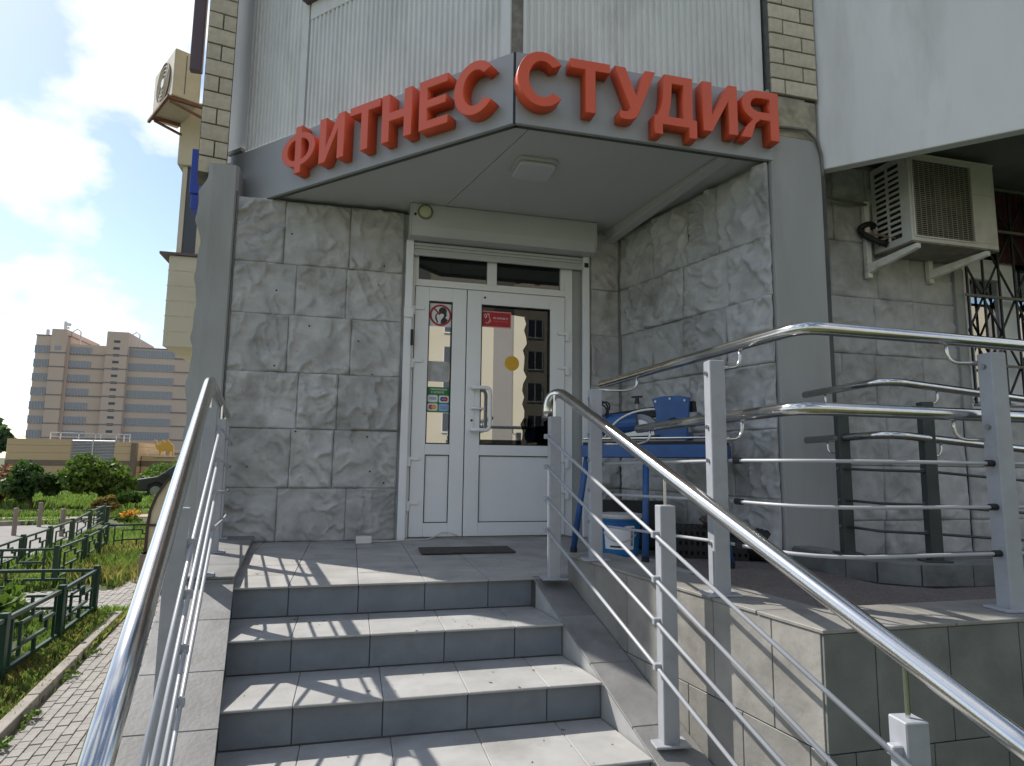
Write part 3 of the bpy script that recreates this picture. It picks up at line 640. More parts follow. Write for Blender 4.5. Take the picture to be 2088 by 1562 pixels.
# ================================================================== CANOPY AND SIGN
CN = thing('entrance_canopy', 'angular grey panel canopy wrapping the building corner above the door', 'canopy', (.88, 3.54, 2.67))
FB, FT = 2.672, 3.142
P0, P1, P2 = Vector((-1.085,5.505,0)), Vector((.882,3.54,0)), Vector((2.702,3.54,0))
def slabw(a, c, off0, off1, z0, z1):
    d = (c-a).normalized(); n = Vector((d.y, -d.x, 0)); return MB().extr([a+n*off0+Vector((0,0,z0)), c+n*off0+Vector((0,0,z0)), c+n*off1+Vector((0,0,z0)), a+n*off1+Vector((0,0,z0))], (0,0,z1-z0))
build('fascia_panel', slabw(P0, P1-(P1-P0).normalized()*.008, 0, -.03, FB, FT), mFascia, CN, bevel=.003); build('fascia_panel', slabw(P1+Vector((.008,0,0)), P2, 0, -.03, FB, FT), mFascia, CN, bevel=.003)
build('corner_seam', MB().prism([(.874,3.548),(.890,3.542),(.90,3.57),(.872,3.58)], FB+.001, FT-.001), mBlack, CN)
build('edge_trim', slabw(P0, P1, -.031, -.05, FB-.004, FB+.02), mCore, CN); build('edge_trim', slabw(P1, P2, -.031, -.05, FB-.004, FB+.02), mCore, CN)
inn = [(-1.02,5.50),(.90,3.595),(2.16,3.595)]
# soffit in two panels split by a joint, from the corner back to the door wall
s1 = [(-.70,YD+.02),(-1.0,5.49),(.895,3.597),(1.02,3.597),(.62,YD-.0)]
so1 = [(.893,3.595),(1.01,3.595),(.60,YD+.1),(-.72,YD+.1),(-.76,5.245)]
build('soffit_panel', MB().prism(so1, 2.70, 2.72), mSoff, CN); build('soffit_panel', MB().prism([(1.016,3.595),(2.34,3.595),(2.145,YD+.1),(.606,YD+.1)], 2.70, 2.72), mSoff, CN)
build('canopy_top', MB().prism([(-1.0,5.49),(.90,3.60),(2.69,3.60),(2.3,YD+.1),(-.75,YD+.1)], 3.05, 3.10), mCore, CN)
tr = MB()
for a_ in (0,): tr.add([(2.345,3.575,2.70),(2.43,3.575,2.70),(2.43,3.575,2.676),(2.345,3.575,2.676),(2.14,YD-.003,2.70),(2.225,YD-.003,2.70),(2.225,YD-.003,2.59),(2.14,YD-.003,2.59)],[(0,1,2,3),(7,6,5,4),(0,4,5,1),(1,5,6,2),(2,6,7,3),(3,7,4,0)])
build('edge_beam', tr, mSoff, CN, bevel=.003)
build('soffit_panel', MB().prism([(2.42,3.60),(2.68,3.60),(2.30,YD),(2.215,YD)], 2.70, 2.715), mSoff, CN)
LM = thing('ceiling_lamp', 'flat square white lamp under the canopy soffit', 'lamp', (1.16, 4.1, 2.7))
build('lamp_base', MB().prism([(p[0], p[1]) for p in rrect(1.02,1.32,3.97,4.25,.05)], 2.675, 2.699), mBox, LM, bevel=.004); build('diffuser', MB().prism([(p[0], p[1]) for p in rrect(1.035,1.305,3.985,4.235,.045)], 2.645, 2.6745), mLamp, LM, bevel=.012)
# letters -------------------------------------------------------------
def arc(cx, cz, rx, rz, a0, a1, n=18): return [(cx+rx*math.cos(math.radians(a0+(a1-a0)*k/n)), cz+rz*math.sin(math.radians(a0+(a1-a0)*k/n))) for k in range(n+1)]
S = .20   # stem width relative to letter height 1
def gl_T(w): return [[(0,1),(0,.82),(w/2-S/2,.82),(w/2-S/2,0),(w/2+S/2,0),(w/2+S/2,.82),(w,.82),(w,1)]]
def gl_N(w): return [[(0,0),(S,0),(S,.42),(w-S,.42),(w-S,0),(w,0),(w,1),(w-S,1),(w-S,.60),(S,.60),(S,1),(0,1)]]
def gl_E(w): return [[(0,0),(w,0),(w,.17),(S,.17),(S,.42),(w*.93,.42),(w*.93,.59),(S,.59),(S,.83),(w*.98,.83),(w*.98,1),(0,1)]]
def gl_I(w): return [[(0,0),(S*.95,0),(w-S*1.0,.66),(w-S,0),(w,0),(w,1),(w-S*.95,1),(S,.34),(S,1),(0,1)]]
def gl_C(w):
    o = arc(w/2*1.02, .5, w/2*1.02, .52, 38, 322, 26); i = arc(w/2*1.04, .5, w/2*1.02-S*1.02, .52-.18, 316, 44, 22); return [o+i]
def gl_U(w): return [[(0,1),(S*1.08,1),(w*.53,.47),(w-S*1.02,1),(w,1),(w*.60,.16),(w*.52,.04),(w*.40,-.01),(w*.25,-.02),(w*.12,.0),(w*.12,.16),(w*.24,.14),(w*.32,.155),(w*.38,.22)]]
def gl_D(w): return [[(0,-.20),(.17,-.20),(.17,0),(w-.17,0),(w-.17,-.20),(w,-.20),(w,.17),(w-.08,.17),(w-.08,1),(w*.24,1),(w*.20,.50),(w*.15,.32),(w*.08,.17),(0,.17)], [(w*.33,.17),(w*.39,.42),(w*.42,.83),(w-.08-S,.83),(w-.08-S,.17)]]
def gl_YA(w): return [[(0,0),(S*1.2,0),(w*.40,.31),(w*.52,.395),(w-S,.395),(w-S,0),(w,0),(w,1),(w*.45,1)]+arc(w*.42,.69,w*.36,.31,105,255,12)+[(w*.30,.36),(w*.17,.24)], [(w-S,.56),(w*.52,.56)]+arc(w*.50,.70,w*.22,.14,250,110,8)+[(w*.52,.84),(w-S,.84)]]
def gl_F(w):
    m = w/2; h = S/2
    top = [(m+h,1.04),(m-h,1.04)]; out = arc(m,.5,m,.385,90+math.degrees(math.asin(h/m)),270-math.degrees(math.asin(h/m)),16)
    out2 = arc(m,.5,m,.385,-90+math.degrees(math.asin(h/m)),90-math.degrees(math.asin(h/m)),16)
    ring = top+out+[(m-h,-.04),(m+h,-.04)]+out2
    ri = m-S*.95; lo = arc(m-h,.5,ri-h,.235,90,270,10); ro = arc(m+h,.5,ri-h,.235,-90,90,10)
    return [ring, lo, ro]
SG = thing('shop_sign', 'large red raised letters spelling ФИТНЕС СТУДИЯ along the canopy fascia', 'sign', (.88, 3.5, 2.9))
def letter(gl, u0, u1, z0, z1, side):
    w = (u1-u0)/(z1-z0); h = z1-z0; dep = .088; D_ = Vector((1,0,0)) if side else dl; Nn = Vector((0,-1,0)) if side else nl
    org = (C0 if side else A0) + D_*u0 + Nn*.003 + Vector((0,0,z0))
    c = bpy.data.curves.new('letter', 'CURVE'); c.dimensions = '2D'; c.fill_mode = 'BOTH'; c.extrude = dep/2; c.bevel_depth = .0025; c.bevel_resolution = 0; c.offset = -.0025
    for pts in gl(w):
        sp = c.splines.new('POLY'); sp.points.add(len(pts)-1); sp.use_cyclic_u = True
        for p, q in zip(sp.points, pts): p.co = (q[0]*h, q[1]*h, 0, 1)
    o = bpy.data.objects.new('t', c); COL.objects.link(o); bpy.context.view_layer.update()
    me = bpy.data.meshes.new_from_object(o.evaluated_get(bpy.context.evaluated_depsgraph_get())); bpy.data.objects.remove(o)
    mat4 = Matrix((D_, Vector((0,0,1)), Nn)).transposed().to_4x4(); mat4.translation = org + Nn*(dep/2) - rootloc(SG)
    me.transform(mat4); me.materials.clear(); me.materials.append(mRed); me.name = 'letter'
    q = bpy.data.objects.new('letter', me); COL.objects.link(q); q.parent = SG
for gl, a, c in ((gl_F,.757,1.122),(gl_I,1.165,1.418),(gl_T,1.470,1.756),(gl_N,1.772,2.036),(gl_E,2.097,2.333),(gl_C,2.378,2.690)): letter(gl, a, c, 2.752, 3.095, 0)
for gl, a, c in ((gl_C,-.006,.30),(gl_T,.33,.592),(gl_U,.622,.902),(gl_D,.892,1.192),(gl_I,1.236,1.492),(gl_YA,1.510,1.804)): letter(gl, a, c, 2.755, 3.098, 1)

# ================================================================== STEPS
Y0, TR, RI = 3.393, .372, .15
def xl(y): return -.525 + .13*(Y0-y) if y < Y0 else -.525 - .085*(y-Y0)
def xr(y): return .976 + .122*(Y0-y)
def czs(y): return -(Y0-y)*RI/TR      # slope through the nosings
ST = thing('entrance_steps', 'grey tiled flight of steps rising to the fitness studio landing', 'steps', (.3, 2, G))
core = MB()
for i in range(7):
    yf = Y0-TR*i; yb = Y0-TR*(i-1) if i else 5.2
    core.prism([(xl(yf)-.02,yf+.012),(xr(yf)+.02,yf+.012),(xr(yf)+.02 if i else 2.5,yb+.05),((xl(yf) if i else -1.0),yb+.05)], G, -RI*i-.013)
build('step_core', core, mGrout, ST)
starts = [-.268,-.216,-.172,-.14,-.10,-.06,-.02]
for i in range(7):
    yf = Y0-TR*i; z1 = -RI*i
    xs = [xl(yf)] + [starts[i]+.334*k for k in range(-1, 6) if xl(yf)+.03 < starts[i]+.334*k < xr(yf)-.03] + [xr(yf)]
    for a, c in zip(xs, xs[1:]):
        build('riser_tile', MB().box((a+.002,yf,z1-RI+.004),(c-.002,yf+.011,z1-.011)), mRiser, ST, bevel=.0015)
    if i:
        sh = .13*TR; yb = Y0-TR*(i-1)
        xs2 = [xl(yf)+.0] + [starts[i]+.334*k+.0 for k in range(-1, 6) if xl(yf)+.03 < starts[i]+.334*k < xr(yf)-.03] + [xr(yf)]
        for n_, (a, c) in enumerate(zip(xs2, xs2[1:])):
            a2 = a-sh if n_ == 0 else a; c2 = c-sh*.94 if n_ == len(xs2)-2 else c
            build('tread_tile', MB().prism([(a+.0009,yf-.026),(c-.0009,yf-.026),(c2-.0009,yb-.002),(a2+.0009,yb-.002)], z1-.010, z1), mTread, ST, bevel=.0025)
# landing tiles
for j in range(6):
    ya = Y0-.026+ j*.334; yb = min(ya+.331, YD-.01)
    if yb-ya < .05: continue
    for k in range(9):
        xa = -.268-.334+ .334*k - .334; xb_ = xa+.331
        x_lo = xl((ya+yb)/2)-.03
        xa_, xb2 = max(xa, x_lo), min(xb_, 2.2 if ya > 4.3 else 1.945)
        if xb2-xa_ > .03: build('landing_tile', MB().box((xa_,ya,-.010),(xb2,yb,0+random.uniform(-.0007,.0007))), mLand, ST, bevel=.0015)
# left cheek
def cheekL(y): return (xl(y)-.46, xl(y))
ck = MB()
ysl = [Y0, .72]
ck.prism([(xl(.72)-.295,.72),(xl(.72)-.004,.72),(xl(Y0)-.004,Y0),(xl(Y0)-.295,Y0)], G-.1, [czs(.72)+.010,czs(.72)+.010,.010,.010])
ck.prism([(xl(Y0)-.295,Y0),(xl(Y0)-.004,Y0),(xl(5.15)-.004,5.15),(xl(5.15)-.285,5.15)], G-.1, .036)
CKL = build('left_cheek', ck, mCheek, ST); CKL.name = 'cheek_wall'
yj = [5.145,4.92,4.36,4.06,3.78,3.393,3.12,2.81,2.53,2.23,1.93,1.63,1.33,1.03,.72]
for a, c in zip(yj, yj[1:]):
    za = (.05 if a > Y0+.001 else .024+czs(a)); zc = (.05 if c >= Y0-.001 and a > Y0+.001 else .024+czs(c))
    if a > Y0+.001: za = zc = .05
    build('cheek_tile', MB().prism([(xl(c)-.30,c+.002),(xl(c)+.004,c+.002),(xl(a)+.004,a-.002),(xl(a)-.30,a-.002)], [zc-.012,zc-.012,za-.012,za-.012], [zc,zc,za,za]), mCheek, CKL, bevel=.002)
# right cheek, up to the ramp wall
RW = [(1.164,3.36),(1.277,2.594),(1.402,1.705),(1.56,.6)]
def xrw(y):
    for (x0, y0), (x1, y1) in zip(RW, RW[1:]):
        if y >= y1: return x0+(x1-x0)*(y-y0)/(y1-y0)
    return RW[-1][0]
ck = MB().prism([(xr(.72)+.006,.72),(xrw(.72)+.05,.72),(xrw(1.7)+.05,1.70),(xrw(2.594)+.05,2.594),(xrw(3.36)+.03,3.36),(xr(3.36)+.006,3.36)], G-.1, [czs(.72)-.008]*2+[czs(1.7)-.008,czs(2.594)-.008,czs(3.36)-.008,czs(3.36)-.008])
CKR = build('cheek_wall', ck, M('cheek_side_tile',(.36,.36,.355),.6,var=.1,scale=10), ST)
yj = [3.393,3.06,2.74,2.40,2.06,1.72,1.38,1.05,.72]
for a, c in zip(yj, yj[1:]):
    za, zc = czs(a)+.006, czs(c)+.006
    build('cheek_tile', MB().prism([(xr(c)+.001,c+.0025),(xrw(c)-.004,c+.0025),(xrw(a)-.004,a-.0025),(xr(a)+.001,a-.0025)], [zc-.012,zc-.012,za-.012,za-.012], [zc,zc,za,za]), mCheek, CKR, bevel=.002)

# ================================================================== RAMP
RP = thing('wheelchair_ramp', 'tile clad platform with a low parapet and rough brown floor right of the steps', 'ramp', (2.5, 3, G))
build('ramp_core', MB().prism([(1.20,3.345),(1.42,1.72),(7,1.72),(7,3.97),(3.09,3.97),(2.7,3.6),(2.5,4.4),(2.35,YD),(1.3,YD),(1.3,3.6)], G-.1, -.016), mGrout, RP)
HP = .122                                   # parapet height above the floor
build('parapet', MB().prism([(1.178,3.35),(1.415,1.718),(7,1.718),(7,1.965),(1.645,1.965),(1.43,3.35)], -.02, HP-.012), mGrout, RP)
build('ramp_floor', MB().prism([(1.95,3.36),(1.45,3.35),(1.655,1.97),(7,1.97),(7,2.74),(2.95,2.72),(2.74,2.88),(2.70,3.55),(2.55,4.15),(1.95,4.05)], -.0155, -.003), mRampF, RP)
def ptile(pl): build('parapet_tile', MB().prism(pl, HP-.012, HP), mRampT, RP, bevel=.002)
for ya, yb in ((3.362,3.07),(3.07,2.78),(2.78,2.49),(2.49,2.197),(2.197,1.97)):
    ptile([(xrw(ya)-.004,ya-.0015),(xrw(yb)-.004,yb+.0015),(xrw(yb)+.245,yb+.0015),(xrw(ya)+.245,ya-.0015)])
ptile([(xrw(1.967)-.004,1.967),(1.400,1.697),(1.612,1.697),(1.612,1.967)])
for k in range(12):
    x = 1.615+.29*k; ptile([(x,1.697),(x+.287,1.697),(x+.287,1.967),(x,1.967)])
def wtile(p, q, z0, z1, nd, mat=mRampT):
    p = Vector((*p,0)); q = Vector((*q,0)); t = (q-p).normalized()*.0018; n = Vector((*nd,0))*.0105
    build('wall_tile', MB().extr([p+t+Vector((0,0,z0+.002)), q-t+Vector((0,0,z0+.002)), q-t+n+Vector((0,0,z0+.002)), p+t+n+Vector((0,0,z0+.002))], (0,0,z1-z0-.004)), mat, RP, bevel=.0015)
def online(y): return (xrw(y)+.012, y)
for z0, z1, ys_ in ((-.235,HP-.012,[3.36,3.07,2.78,2.49,2.197,1.91,1.712]),(-.60,-.235,[3.2,2.94,2.647,2.351,2.057,1.77,1.712]),(-.97,-.60,[2.5,2.2,1.91,1.712]),(-1.2,-.97,[1.9,1.712])):
    for a, c in zip(ys_, ys_[1:]): wtile(online(a), online(c), z0, z1, (-1,0))
build('wall_tile', MB().box((1.178,3.352,-.003),(1.43,3.363,HP-.0125)), mRampT, RP)
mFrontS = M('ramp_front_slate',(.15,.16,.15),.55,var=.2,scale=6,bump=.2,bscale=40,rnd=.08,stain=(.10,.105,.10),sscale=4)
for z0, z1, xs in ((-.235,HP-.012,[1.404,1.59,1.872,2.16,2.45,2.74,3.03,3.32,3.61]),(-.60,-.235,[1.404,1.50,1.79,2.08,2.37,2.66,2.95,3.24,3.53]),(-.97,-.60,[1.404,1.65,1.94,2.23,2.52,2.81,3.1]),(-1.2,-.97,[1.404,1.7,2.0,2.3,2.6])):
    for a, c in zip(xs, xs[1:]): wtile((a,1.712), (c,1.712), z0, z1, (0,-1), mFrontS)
# inner curb of the ramp
cpts = [(2.735,3.545),(2.735,3.10),(2.78,2.93),(2.93,2.80),(3.2,2.745),(3.75,2.74),(4.3,2.74),(5.2,2.74)]
CB = build('ramp_curb', MB().prism(cpts+[(5.2,2.87),(3.25,2.87),(3.02,2.92),(2.90,3.02),(2.865,3.12),(2.865,3.545)], -.015, .100), mCore, RP)
for a, c in zip(cpts, cpts[1:]):
    t = (Vector(c)-Vector(a)).normalized(); n = Vector((t.y,-t.x)); n = -n if n.dot(Vector((1,.5))) > 0 else n
    p, q = Vector(a)+t*.002, Vector(c)-t*.002
    build('curb_tile', MB().prism([p, q, q+n*.011, p+n*.011], -.003, .103), M('curb_slate',(.15,.155,.145),.7,var=.25,scale=7,bump=.3,bscale=40,rnd=.1,stain=(.08,.085,.075),sscale=4), CB)
build('curb_top', MB().prism([(2.737,3.545),(2.737,3.10),(2.782,2.932),(2.932,2.802),(3.2,2.747),(5.2,2.742),(5.2,2.868),(3.25,2.868),(3.02,2.918),(2.898,3.02),(2.863,3.12),(2.863,3.545)], .1005, .112), M('curb_top_slate',(.2,.205,.195),.7,var=.25,scale=7,bump=.3), CB)

# grit and dry leaf bits blown over the steps
gm = MB(); rg_s = random.Random(5)
for k in range(170):
    i = rg_s.choice([0,0,0,1,2,3,4]); yy = rg_s.uniform(Y0+.02, 5.05) if i == 0 else Y0-TR*i+rg_s.uniform(-.02,.35)
    xx = rg_s.uniform(xl(yy)+.03, (1.1 if i == 0 else xr(yy))-.03); q = rg_s.uniform(.002,.006) if k % 6 else rg_s.uniform(.008,.014); an_ = rg_s.uniform(0,3.1); z = -RI*i+.0015
    gm.add([(xx+q*math.cos(an_+t)*(1 if j % 2 else .6), yy+q*math.sin(an_+t)*(1 if j % 2 else .6), z+.002*(j % 2)) for j, t in enumerate((0,1.3,2.6,3.9,5.1))], [(0,1,2,3,4)])
stuff(build('grit', gm, M('dry_grit',(.12,.10,.075),.9,var=.5,scale=50)))
# drill holes left in the cladding
deps_ = bpy.context.evaluated_depsgraph_get()
for hx, hz in ((-.72,2.39),(-.53,2.40),(-.62,1.93),(-.36,1.66),(.02,1.56),(-.60,1.33),(.14,1.30),(-.42,.83),(.12,.80),(-.75,.56),(.15,.53),(.26,.44),(.16,2.03),(.2,2.2)):
    hit_ = SC.ray_cast(deps_, Vector((hx, 4.6, hz)), Vector((0,1,0)), distance=1.2)
    if hit_[0]: build('drill_hole', MB().tube([hit_[1]+Vector((0,.01,0)), hit_[1]-Vector((0,.0015,0))], .0075, 8), mBlack, B)
# ================================================================== RAILINGS
def post(par, x, y, z0, z1, yaw=0., mat=None, s=.062, plate=True, pin=0., bolts=()):
    mat = mat or mPost
    p = build('post', MB().obox((x,y,(z0+z1)/2), (s,s,z1-z0), yaw), mat, par, bevel=.003)
    if plate: build('base_plate', MB().obox((x,y,z0+.005), (.135,.10,.009), yaw), mat, p, bevel=.002)
    if pin: build('pin', MB().tube([(x,y,z1-.002),(x,y,z1+pin)], .006, 8), mSteel, p)
    for zb in bolts:
        o = Vector((x,y,zb)) + Matrix.Rotation(yaw,3,'Z') @ Vector((-s/2,0,0)); d = Matrix.Rotation(yaw,3,'Z') @ Vector((-.008,0,0))
        build('bolt', MB().tube([o, o+d], .009, 8), mBolt, p)
    return p
def clamp(par, c, yaw): return build('rod_clamp', MB().obox(c, (.032,.026,.026), yaw), mPost, par, bevel=.003)
def hook(par, px, py, rx, ry, zr, drop=.095, mat=None):
    a = Vector((px,py,zr-drop)); c = Vector((rx,ry,zr-drop)); d = Vector((rx,ry,zr-.02))
    build('hook', MB().tube([a, a+(c-a)*.45]+bez(a+(c-a)*.5, c, c+Vector((0,0,drop*.5)), 6)+[d], .0065, 8), mat or mSteel, par, smooth=True)
tl = math.atan(.14)
# left stair rail
LR = thing('stair_railing', 'left stair railing with a long steel handrail beside the paved path', 'railing', (-.69, 3.43, 0))
LP_ = [(-.895,4.98,.05,.85),(-.785,4.25,.05,.857),(-.687,3.43,.05,.865),(-.535,2.31,czs(2.31)+.024,.452),(-.38,1.19,czs(1.19)+.024,.02)]
rl = [(.72,.74,.765,.338,-.09),(.56,.58,.61,.176,-.25),(.39,.415,.45,.006,-.42),(.225,.245,.275,-.155,-.58)]
for k, (x, y, a, c) in enumerate(LP_): post(LR, x, y, a, c, tl, pin=.11)
for row in rl:
    pts = [(LP_[k][0]+.046, LP_[k][1], row[k]) for k in range(5)]
    pts.insert(3, None); pts[2] = (pts[2][0], pts[2][1]+.05, pts[2][2]); pts[3] = (pts[2][0]+.012, pts[2][1]-.10, pts[2][2]-.012)
    pts[0] = (pts[0][0], pts[0][1]+.06, pts[0][2]-.0)
    e = Vector(pts[-1])+(Vector(pts[-1])-Vector(pts[-2]))*.25; pts[-1] = tuple(e)
    build('rod', MB().tube(pts, .0075, 8), mRod, LR, smooth=True)
    for k in range(5): clamp(LR, (LP_[k][0]+.042, LP_[k][1], row[k]), tl)
def HL(t): return Vector((-.691+.144*t, 3.4-t, 1.0-.403*t))
hl = [(-.90,5.04,.935),(-.715,3.56,.99)] + bez((-.705,3.48,.995), HL(0), HL(.10), 4) + [HL(.6), HL(1.2), HL(1.8), HL(2.45)]
build('handrail', MB().tube(hl, .027, 20), mSteel, LR, smooth=True)
# right stair rail
RR = thing('stair_railing', 'right stair railing with a steel handrail curling down at its upper end', 'railing', (1.07, 3.29, 0))
RP_ = [(1.066,3.29,.006,.862),(1.205,2.31,czs(2.31)+.008,.453),(1.345,1.35,czs(1.35)+.008,.006)]
rr = [(.754,.341),(.592,.172),(.423,.016),(.261,-.15)]
for x, y, a, c in RP_: post(RR, x, y, a, c, -tl*.8, pin=.12)
for za, zc in rr:
    p0 = Vector((1.020,3.31,za+.008)); p1 = Vector((1.158,2.31,zc)); p2 = p1+(p1-Vector((1.024,3.286,za)))*1.35
    build('rod', MB().tube([p0, p1, p2], .0075, 8), mRod, RR, smooth=True)
    for (x, y, *_), z in zip(RP_, (za, zc, zc+(zc-za)*.98)): clamp(RR, (x-.042, y, z), -tl)
def HR(t): return Vector((1.108+.10*t, 3.27-t, .985-.417*t))
hr = bez((1.055,3.375,.865),(1.05,3.385,.96),(1.075,3.345,.985),5)+bez((1.08,3.335,.99),(1.10,3.30,1.0),HR(.03),3)+[HR(.5),HR(1.),HR(1.6),HR(2.2),HR(2.6)]
build('handrail', MB().tube(hr, .027, 20), mSteel, RR, smooth=True)
# outer ramp rail
OR_ = thing('ramp_railing', 'outer ramp railing with two bent steel handrails on grey posts', 'railing', (1.385, 2.225, .12))
OP = [(1.237,3.13,1.0),(1.385,2.225,1.022),(2.262,1.80,1.03),(3.25,1.80,1.03)]
for k, (x, y, z1) in enumerate(OP): post(OR_, x, y, HP, z1, (-tl if k < 2 else -.12), bolts=(z1-.05,.76,.63,.475,.315))
up1 = [(1.475,3.62,1.095),(1.50,2.36,1.095),(1.512,1.98,1.095)]+bez((1.515,1.94,1.095),(1.518,1.868,1.095),(1.61,1.870,1.095),6)+[(2.1,1.885,1.095),(2.57,1.905,1.095),(4.2,1.95,1.095)]
lo1 = [(1.575,3.32,.81),(1.516,2.51,.81),(1.492,1.98,.81)]+bez((1.490,1.94,.81),(1.486,1.868,.81),(1.60,1.868,.81),6)+[(2.2,1.88,.81),(4.2,1.93,.81)]
build('handrail', MB().tube(up1, .0235, 18), mSteel, OR_, smooth=True); build('handrail', MB().tube(lo1, .0235, 18), mSteel, OR_, smooth=True)
for z in (.63,.476,.315):
    pts = [(1.27,3.12,z-.02),(1.42,2.225,z)]+bez((1.44,2.05,z),(1.47,1.80,z),(1.70,1.80,z),6)+[(2.262,1.80,z),(4.2,1.80,z)]
    build('rod', MB().tube(pts, .0065, 8), mRod, OR_, smooth=True)
    for a_, b_ in (((1.428,2.17),(1.434,2.135)),((2.20,1.80),(2.235,1.80))): build('rod_ferrule', MB().tube([(*a_,z),(*b_,z)], .012, 8), mBlack, OR_)
for (px, py), (ux, uy), (lx, ly) in (((1.26,3.13),(1.478,3.13),(1.55,3.13)),((1.41,2.225),(1.503,2.225),(1.503,2.225)),((2.245,1.825),(2.16,1.887),(2.16,1.88)),((3.23,1.825),(3.15,1.92),(3.15,1.9))):
    hook(OR_, px, py, ux, uy, 1.095); hook(OR_, px, py, lx, ly, .81)
# inner ramp rail
IR = thing('ramp_railing', 'inner ramp railing on dark posts standing on the curb near the barred window', 'railing', (2.81, 3.17, .11))
for x, y, z1 in ((2.81,3.17,.93),(3.06,2.83,.97),(4.3,2.80,.9)): post(IR, x, y, .112, z1, -.3, mPostD, bolts=(.6,.42,.27))
for dz in (0, -.29):
    pth = [(2.80,3.46,1.065+dz),(2.80,2.98,1.075+dz)]+bez((2.80,2.93,1.076+dz),(2.81,2.83,1.078+dz),(2.93,2.82,1.07+dz),6)+[(3.4,2.815,1.035+dz),(4.9,2.80,.93+dz)]
    build('handrail', MB().tube(pth, .022, 16), mSteel, IR, smooth=True)
    hook(IR, 2.81,3.17, 2.80,3.28, 1.07+dz, .09); hook(IR, 3.06,2.83, 3.14,2.82, 1.055+dz, .09)
for z in (.60,.42,.27):
    build('rod', MB().tube([(2.79,3.17,z),(2.82,2.93,z-.005),(3.06,2.81,z-.01),(3.4,2.80,z-.035),(4.4,2.79,z-.10)], .0075, 8), mPostD, IR, smooth=True)

# ================================================================== AIR CONDITIONERS
def near_ac():
    A = thing('air_conditioner', 'large cream outdoor air conditioner unit hung on the wall above the ramp', 'air conditioner', (4.27, 3.75, 2.246))
    x0, x1, y0, y1, z0, z1 = 3.872, 4.672, 3.586, 3.93, 2.246, 2.905
    gx0, gx1, gz0, gz1 = 3.905, 4.44, 2.285, 2.865
    f = MB(); f.box((x0,y0,z0),(x1,y0+.012,gz0)); f.box((x0,y0,gz1),(x1,y0+.012,z1)); f.box((x0,y0,gz0),(gx0,y0+.012,gz1)); f.box((gx1,y0,gz0),(x1,y0+.012,gz1))
    build('front_cover', f, mAC, A, bevel=.004)
    t = MB(); t.box((x0-.004,y0-.004,z1),(x1+.004,y1,z1+.014)); build('top_cover', t, mAC, A, bevel=.004)
    build('bottom_tray', MB().box((x0,y0+.002,z0-.012),(x1,y1,z0-.0005)), M('rusty_tray',(.26,.24,.20),.7,var=.3,scale=6,stain=(.12,.09,.06),sscale=4), A)
    build('right_side', MB().box((x1-.012,y0+.0125,z0),(x1,y1,z1)), mAC, A)
    sd = MB(); n = 13; la, lb = y0+.085, y1-.03; mid = (la+lb)/2
    sd.box((x0,y0+.0125,z0),(x0+.012,la,z1)); sd.box((x0,lb,z0),(x0+.012,y1,z1)); sd.box((x0,mid-.008,z0+.05),(x0+.012,mid+.008,z1-.03)); sd.box((x0,la,z0),(x0+.012,lb,z0+.05)); sd.box((x0,la,z1-.03),(x0+.012,lb,z1))
    for k in range(1, n):
        z = z0+.05+(z1-z0-.08)*k/n; sd.box((x0+.0005,la,z-.009),(x0+.0115,mid-.008,z+.009)); sd.box((x0+.0005,mid+.008,z-.009),(x0+.0115,lb,z+.009))
    build('side_louvre', sd, mAC, A)
    build('coil', MB().box((x0+.03,y0+.05,z0+.02),(x1-.02,y1-.01,z1-.01)), M('dark_coil',(.05,.047,.04),.7,var=.4,scale=30), A)
    gr = MB()
    for k in range(12): x = gx0+.012+(gx1-gx0-.024)*k/11; gr.tube([(x,y0-.004,gz0-.005),(x,y0-.004,gz1+.005)], .0028, 5)
    for k in range(38): z = gz0+.008+(gz1-gz0-.016)*k/37; gr.tube([(gx0-.005,y0-.008,z),(gx1+.005,y0-.008,z)], .0028, 5)
    build('fan_grille', gr, mWire, A)
    fr = MB(); framebox(fr, gx0-.012, gx1+.012, gz0-.012, gz1+.012, .012, y0-.010, y0-.0005); build('grille_frame', fr, mAC, A, bevel=.002)
    fan = MB(); cx, cz = (gx0+gx1)/2, (gz0+gz1)/2
    for k in range(4):
        a = k*math.pi/2; p = lambda r, s, d: (cx+r*math.cos(a+s), y0+.03+d, cz+r*math.sin(a+s))
        fan.extr([p(.05,-.4,0),p(.23,-.35,.01),p(.24,.35,-.012),p(.05,.4,-.006)],(0,.003,0))
    fan.tube([(cx,y0+.02,cz),(cx,y0+.05,cz)], .06, 16); build('fan', fan, M('fan_grey',(.10,.095,.085),.6), A)
    build('seam', MB().box((gx1+.02,y0-.0012,2.66),(x1-.012,y0-.0002,2.664)), mACold, A)
    for xa, xb2, zt_ in ((3.80,3.93,2.66),(4.38,4.57,2.24)):
        bk = MB(); bk.box((xa-.022,3.905,2.05),(xa+.022,3.945,zt_))
        bk.add([(xa-.02,3.904,2.085),(xa+.02,3.904,2.085),(xa+.02,3.904,2.155),(xa-.02,3.904,2.155),(xb2-.02,3.59,2.195),(xb2+.02,3.59,2.195),(xb2+.02,3.59,2.232),(xb2-.02,3.59,2.232)],[(0,1,2,3),(7,6,5,4),(0,4,5,1),(1,5,6,2),(2,6,7,3),(3,7,4,0)])
        build('bracket', bk, mBrkt, A, bevel=.003)
    hs = MB().tube(bez((3.90,3.93,2.46),(3.80,3.88,2.50),(3.74,3.92,2.44),6)+bez((3.74,3.92,2.43),(3.73,3.9,2.36),(3.87,3.8,2.28),5), .022, 10); build('insulated_hose', hs, mBlack, A, smooth=True)
    build('copper_pipe', MB().tube([(3.76,3.9,2.40),(3.95,3.72,2.30)], .008, 8), M('copper',(.35,.2,.1),.5,.5), A)
    return A
near_ac()
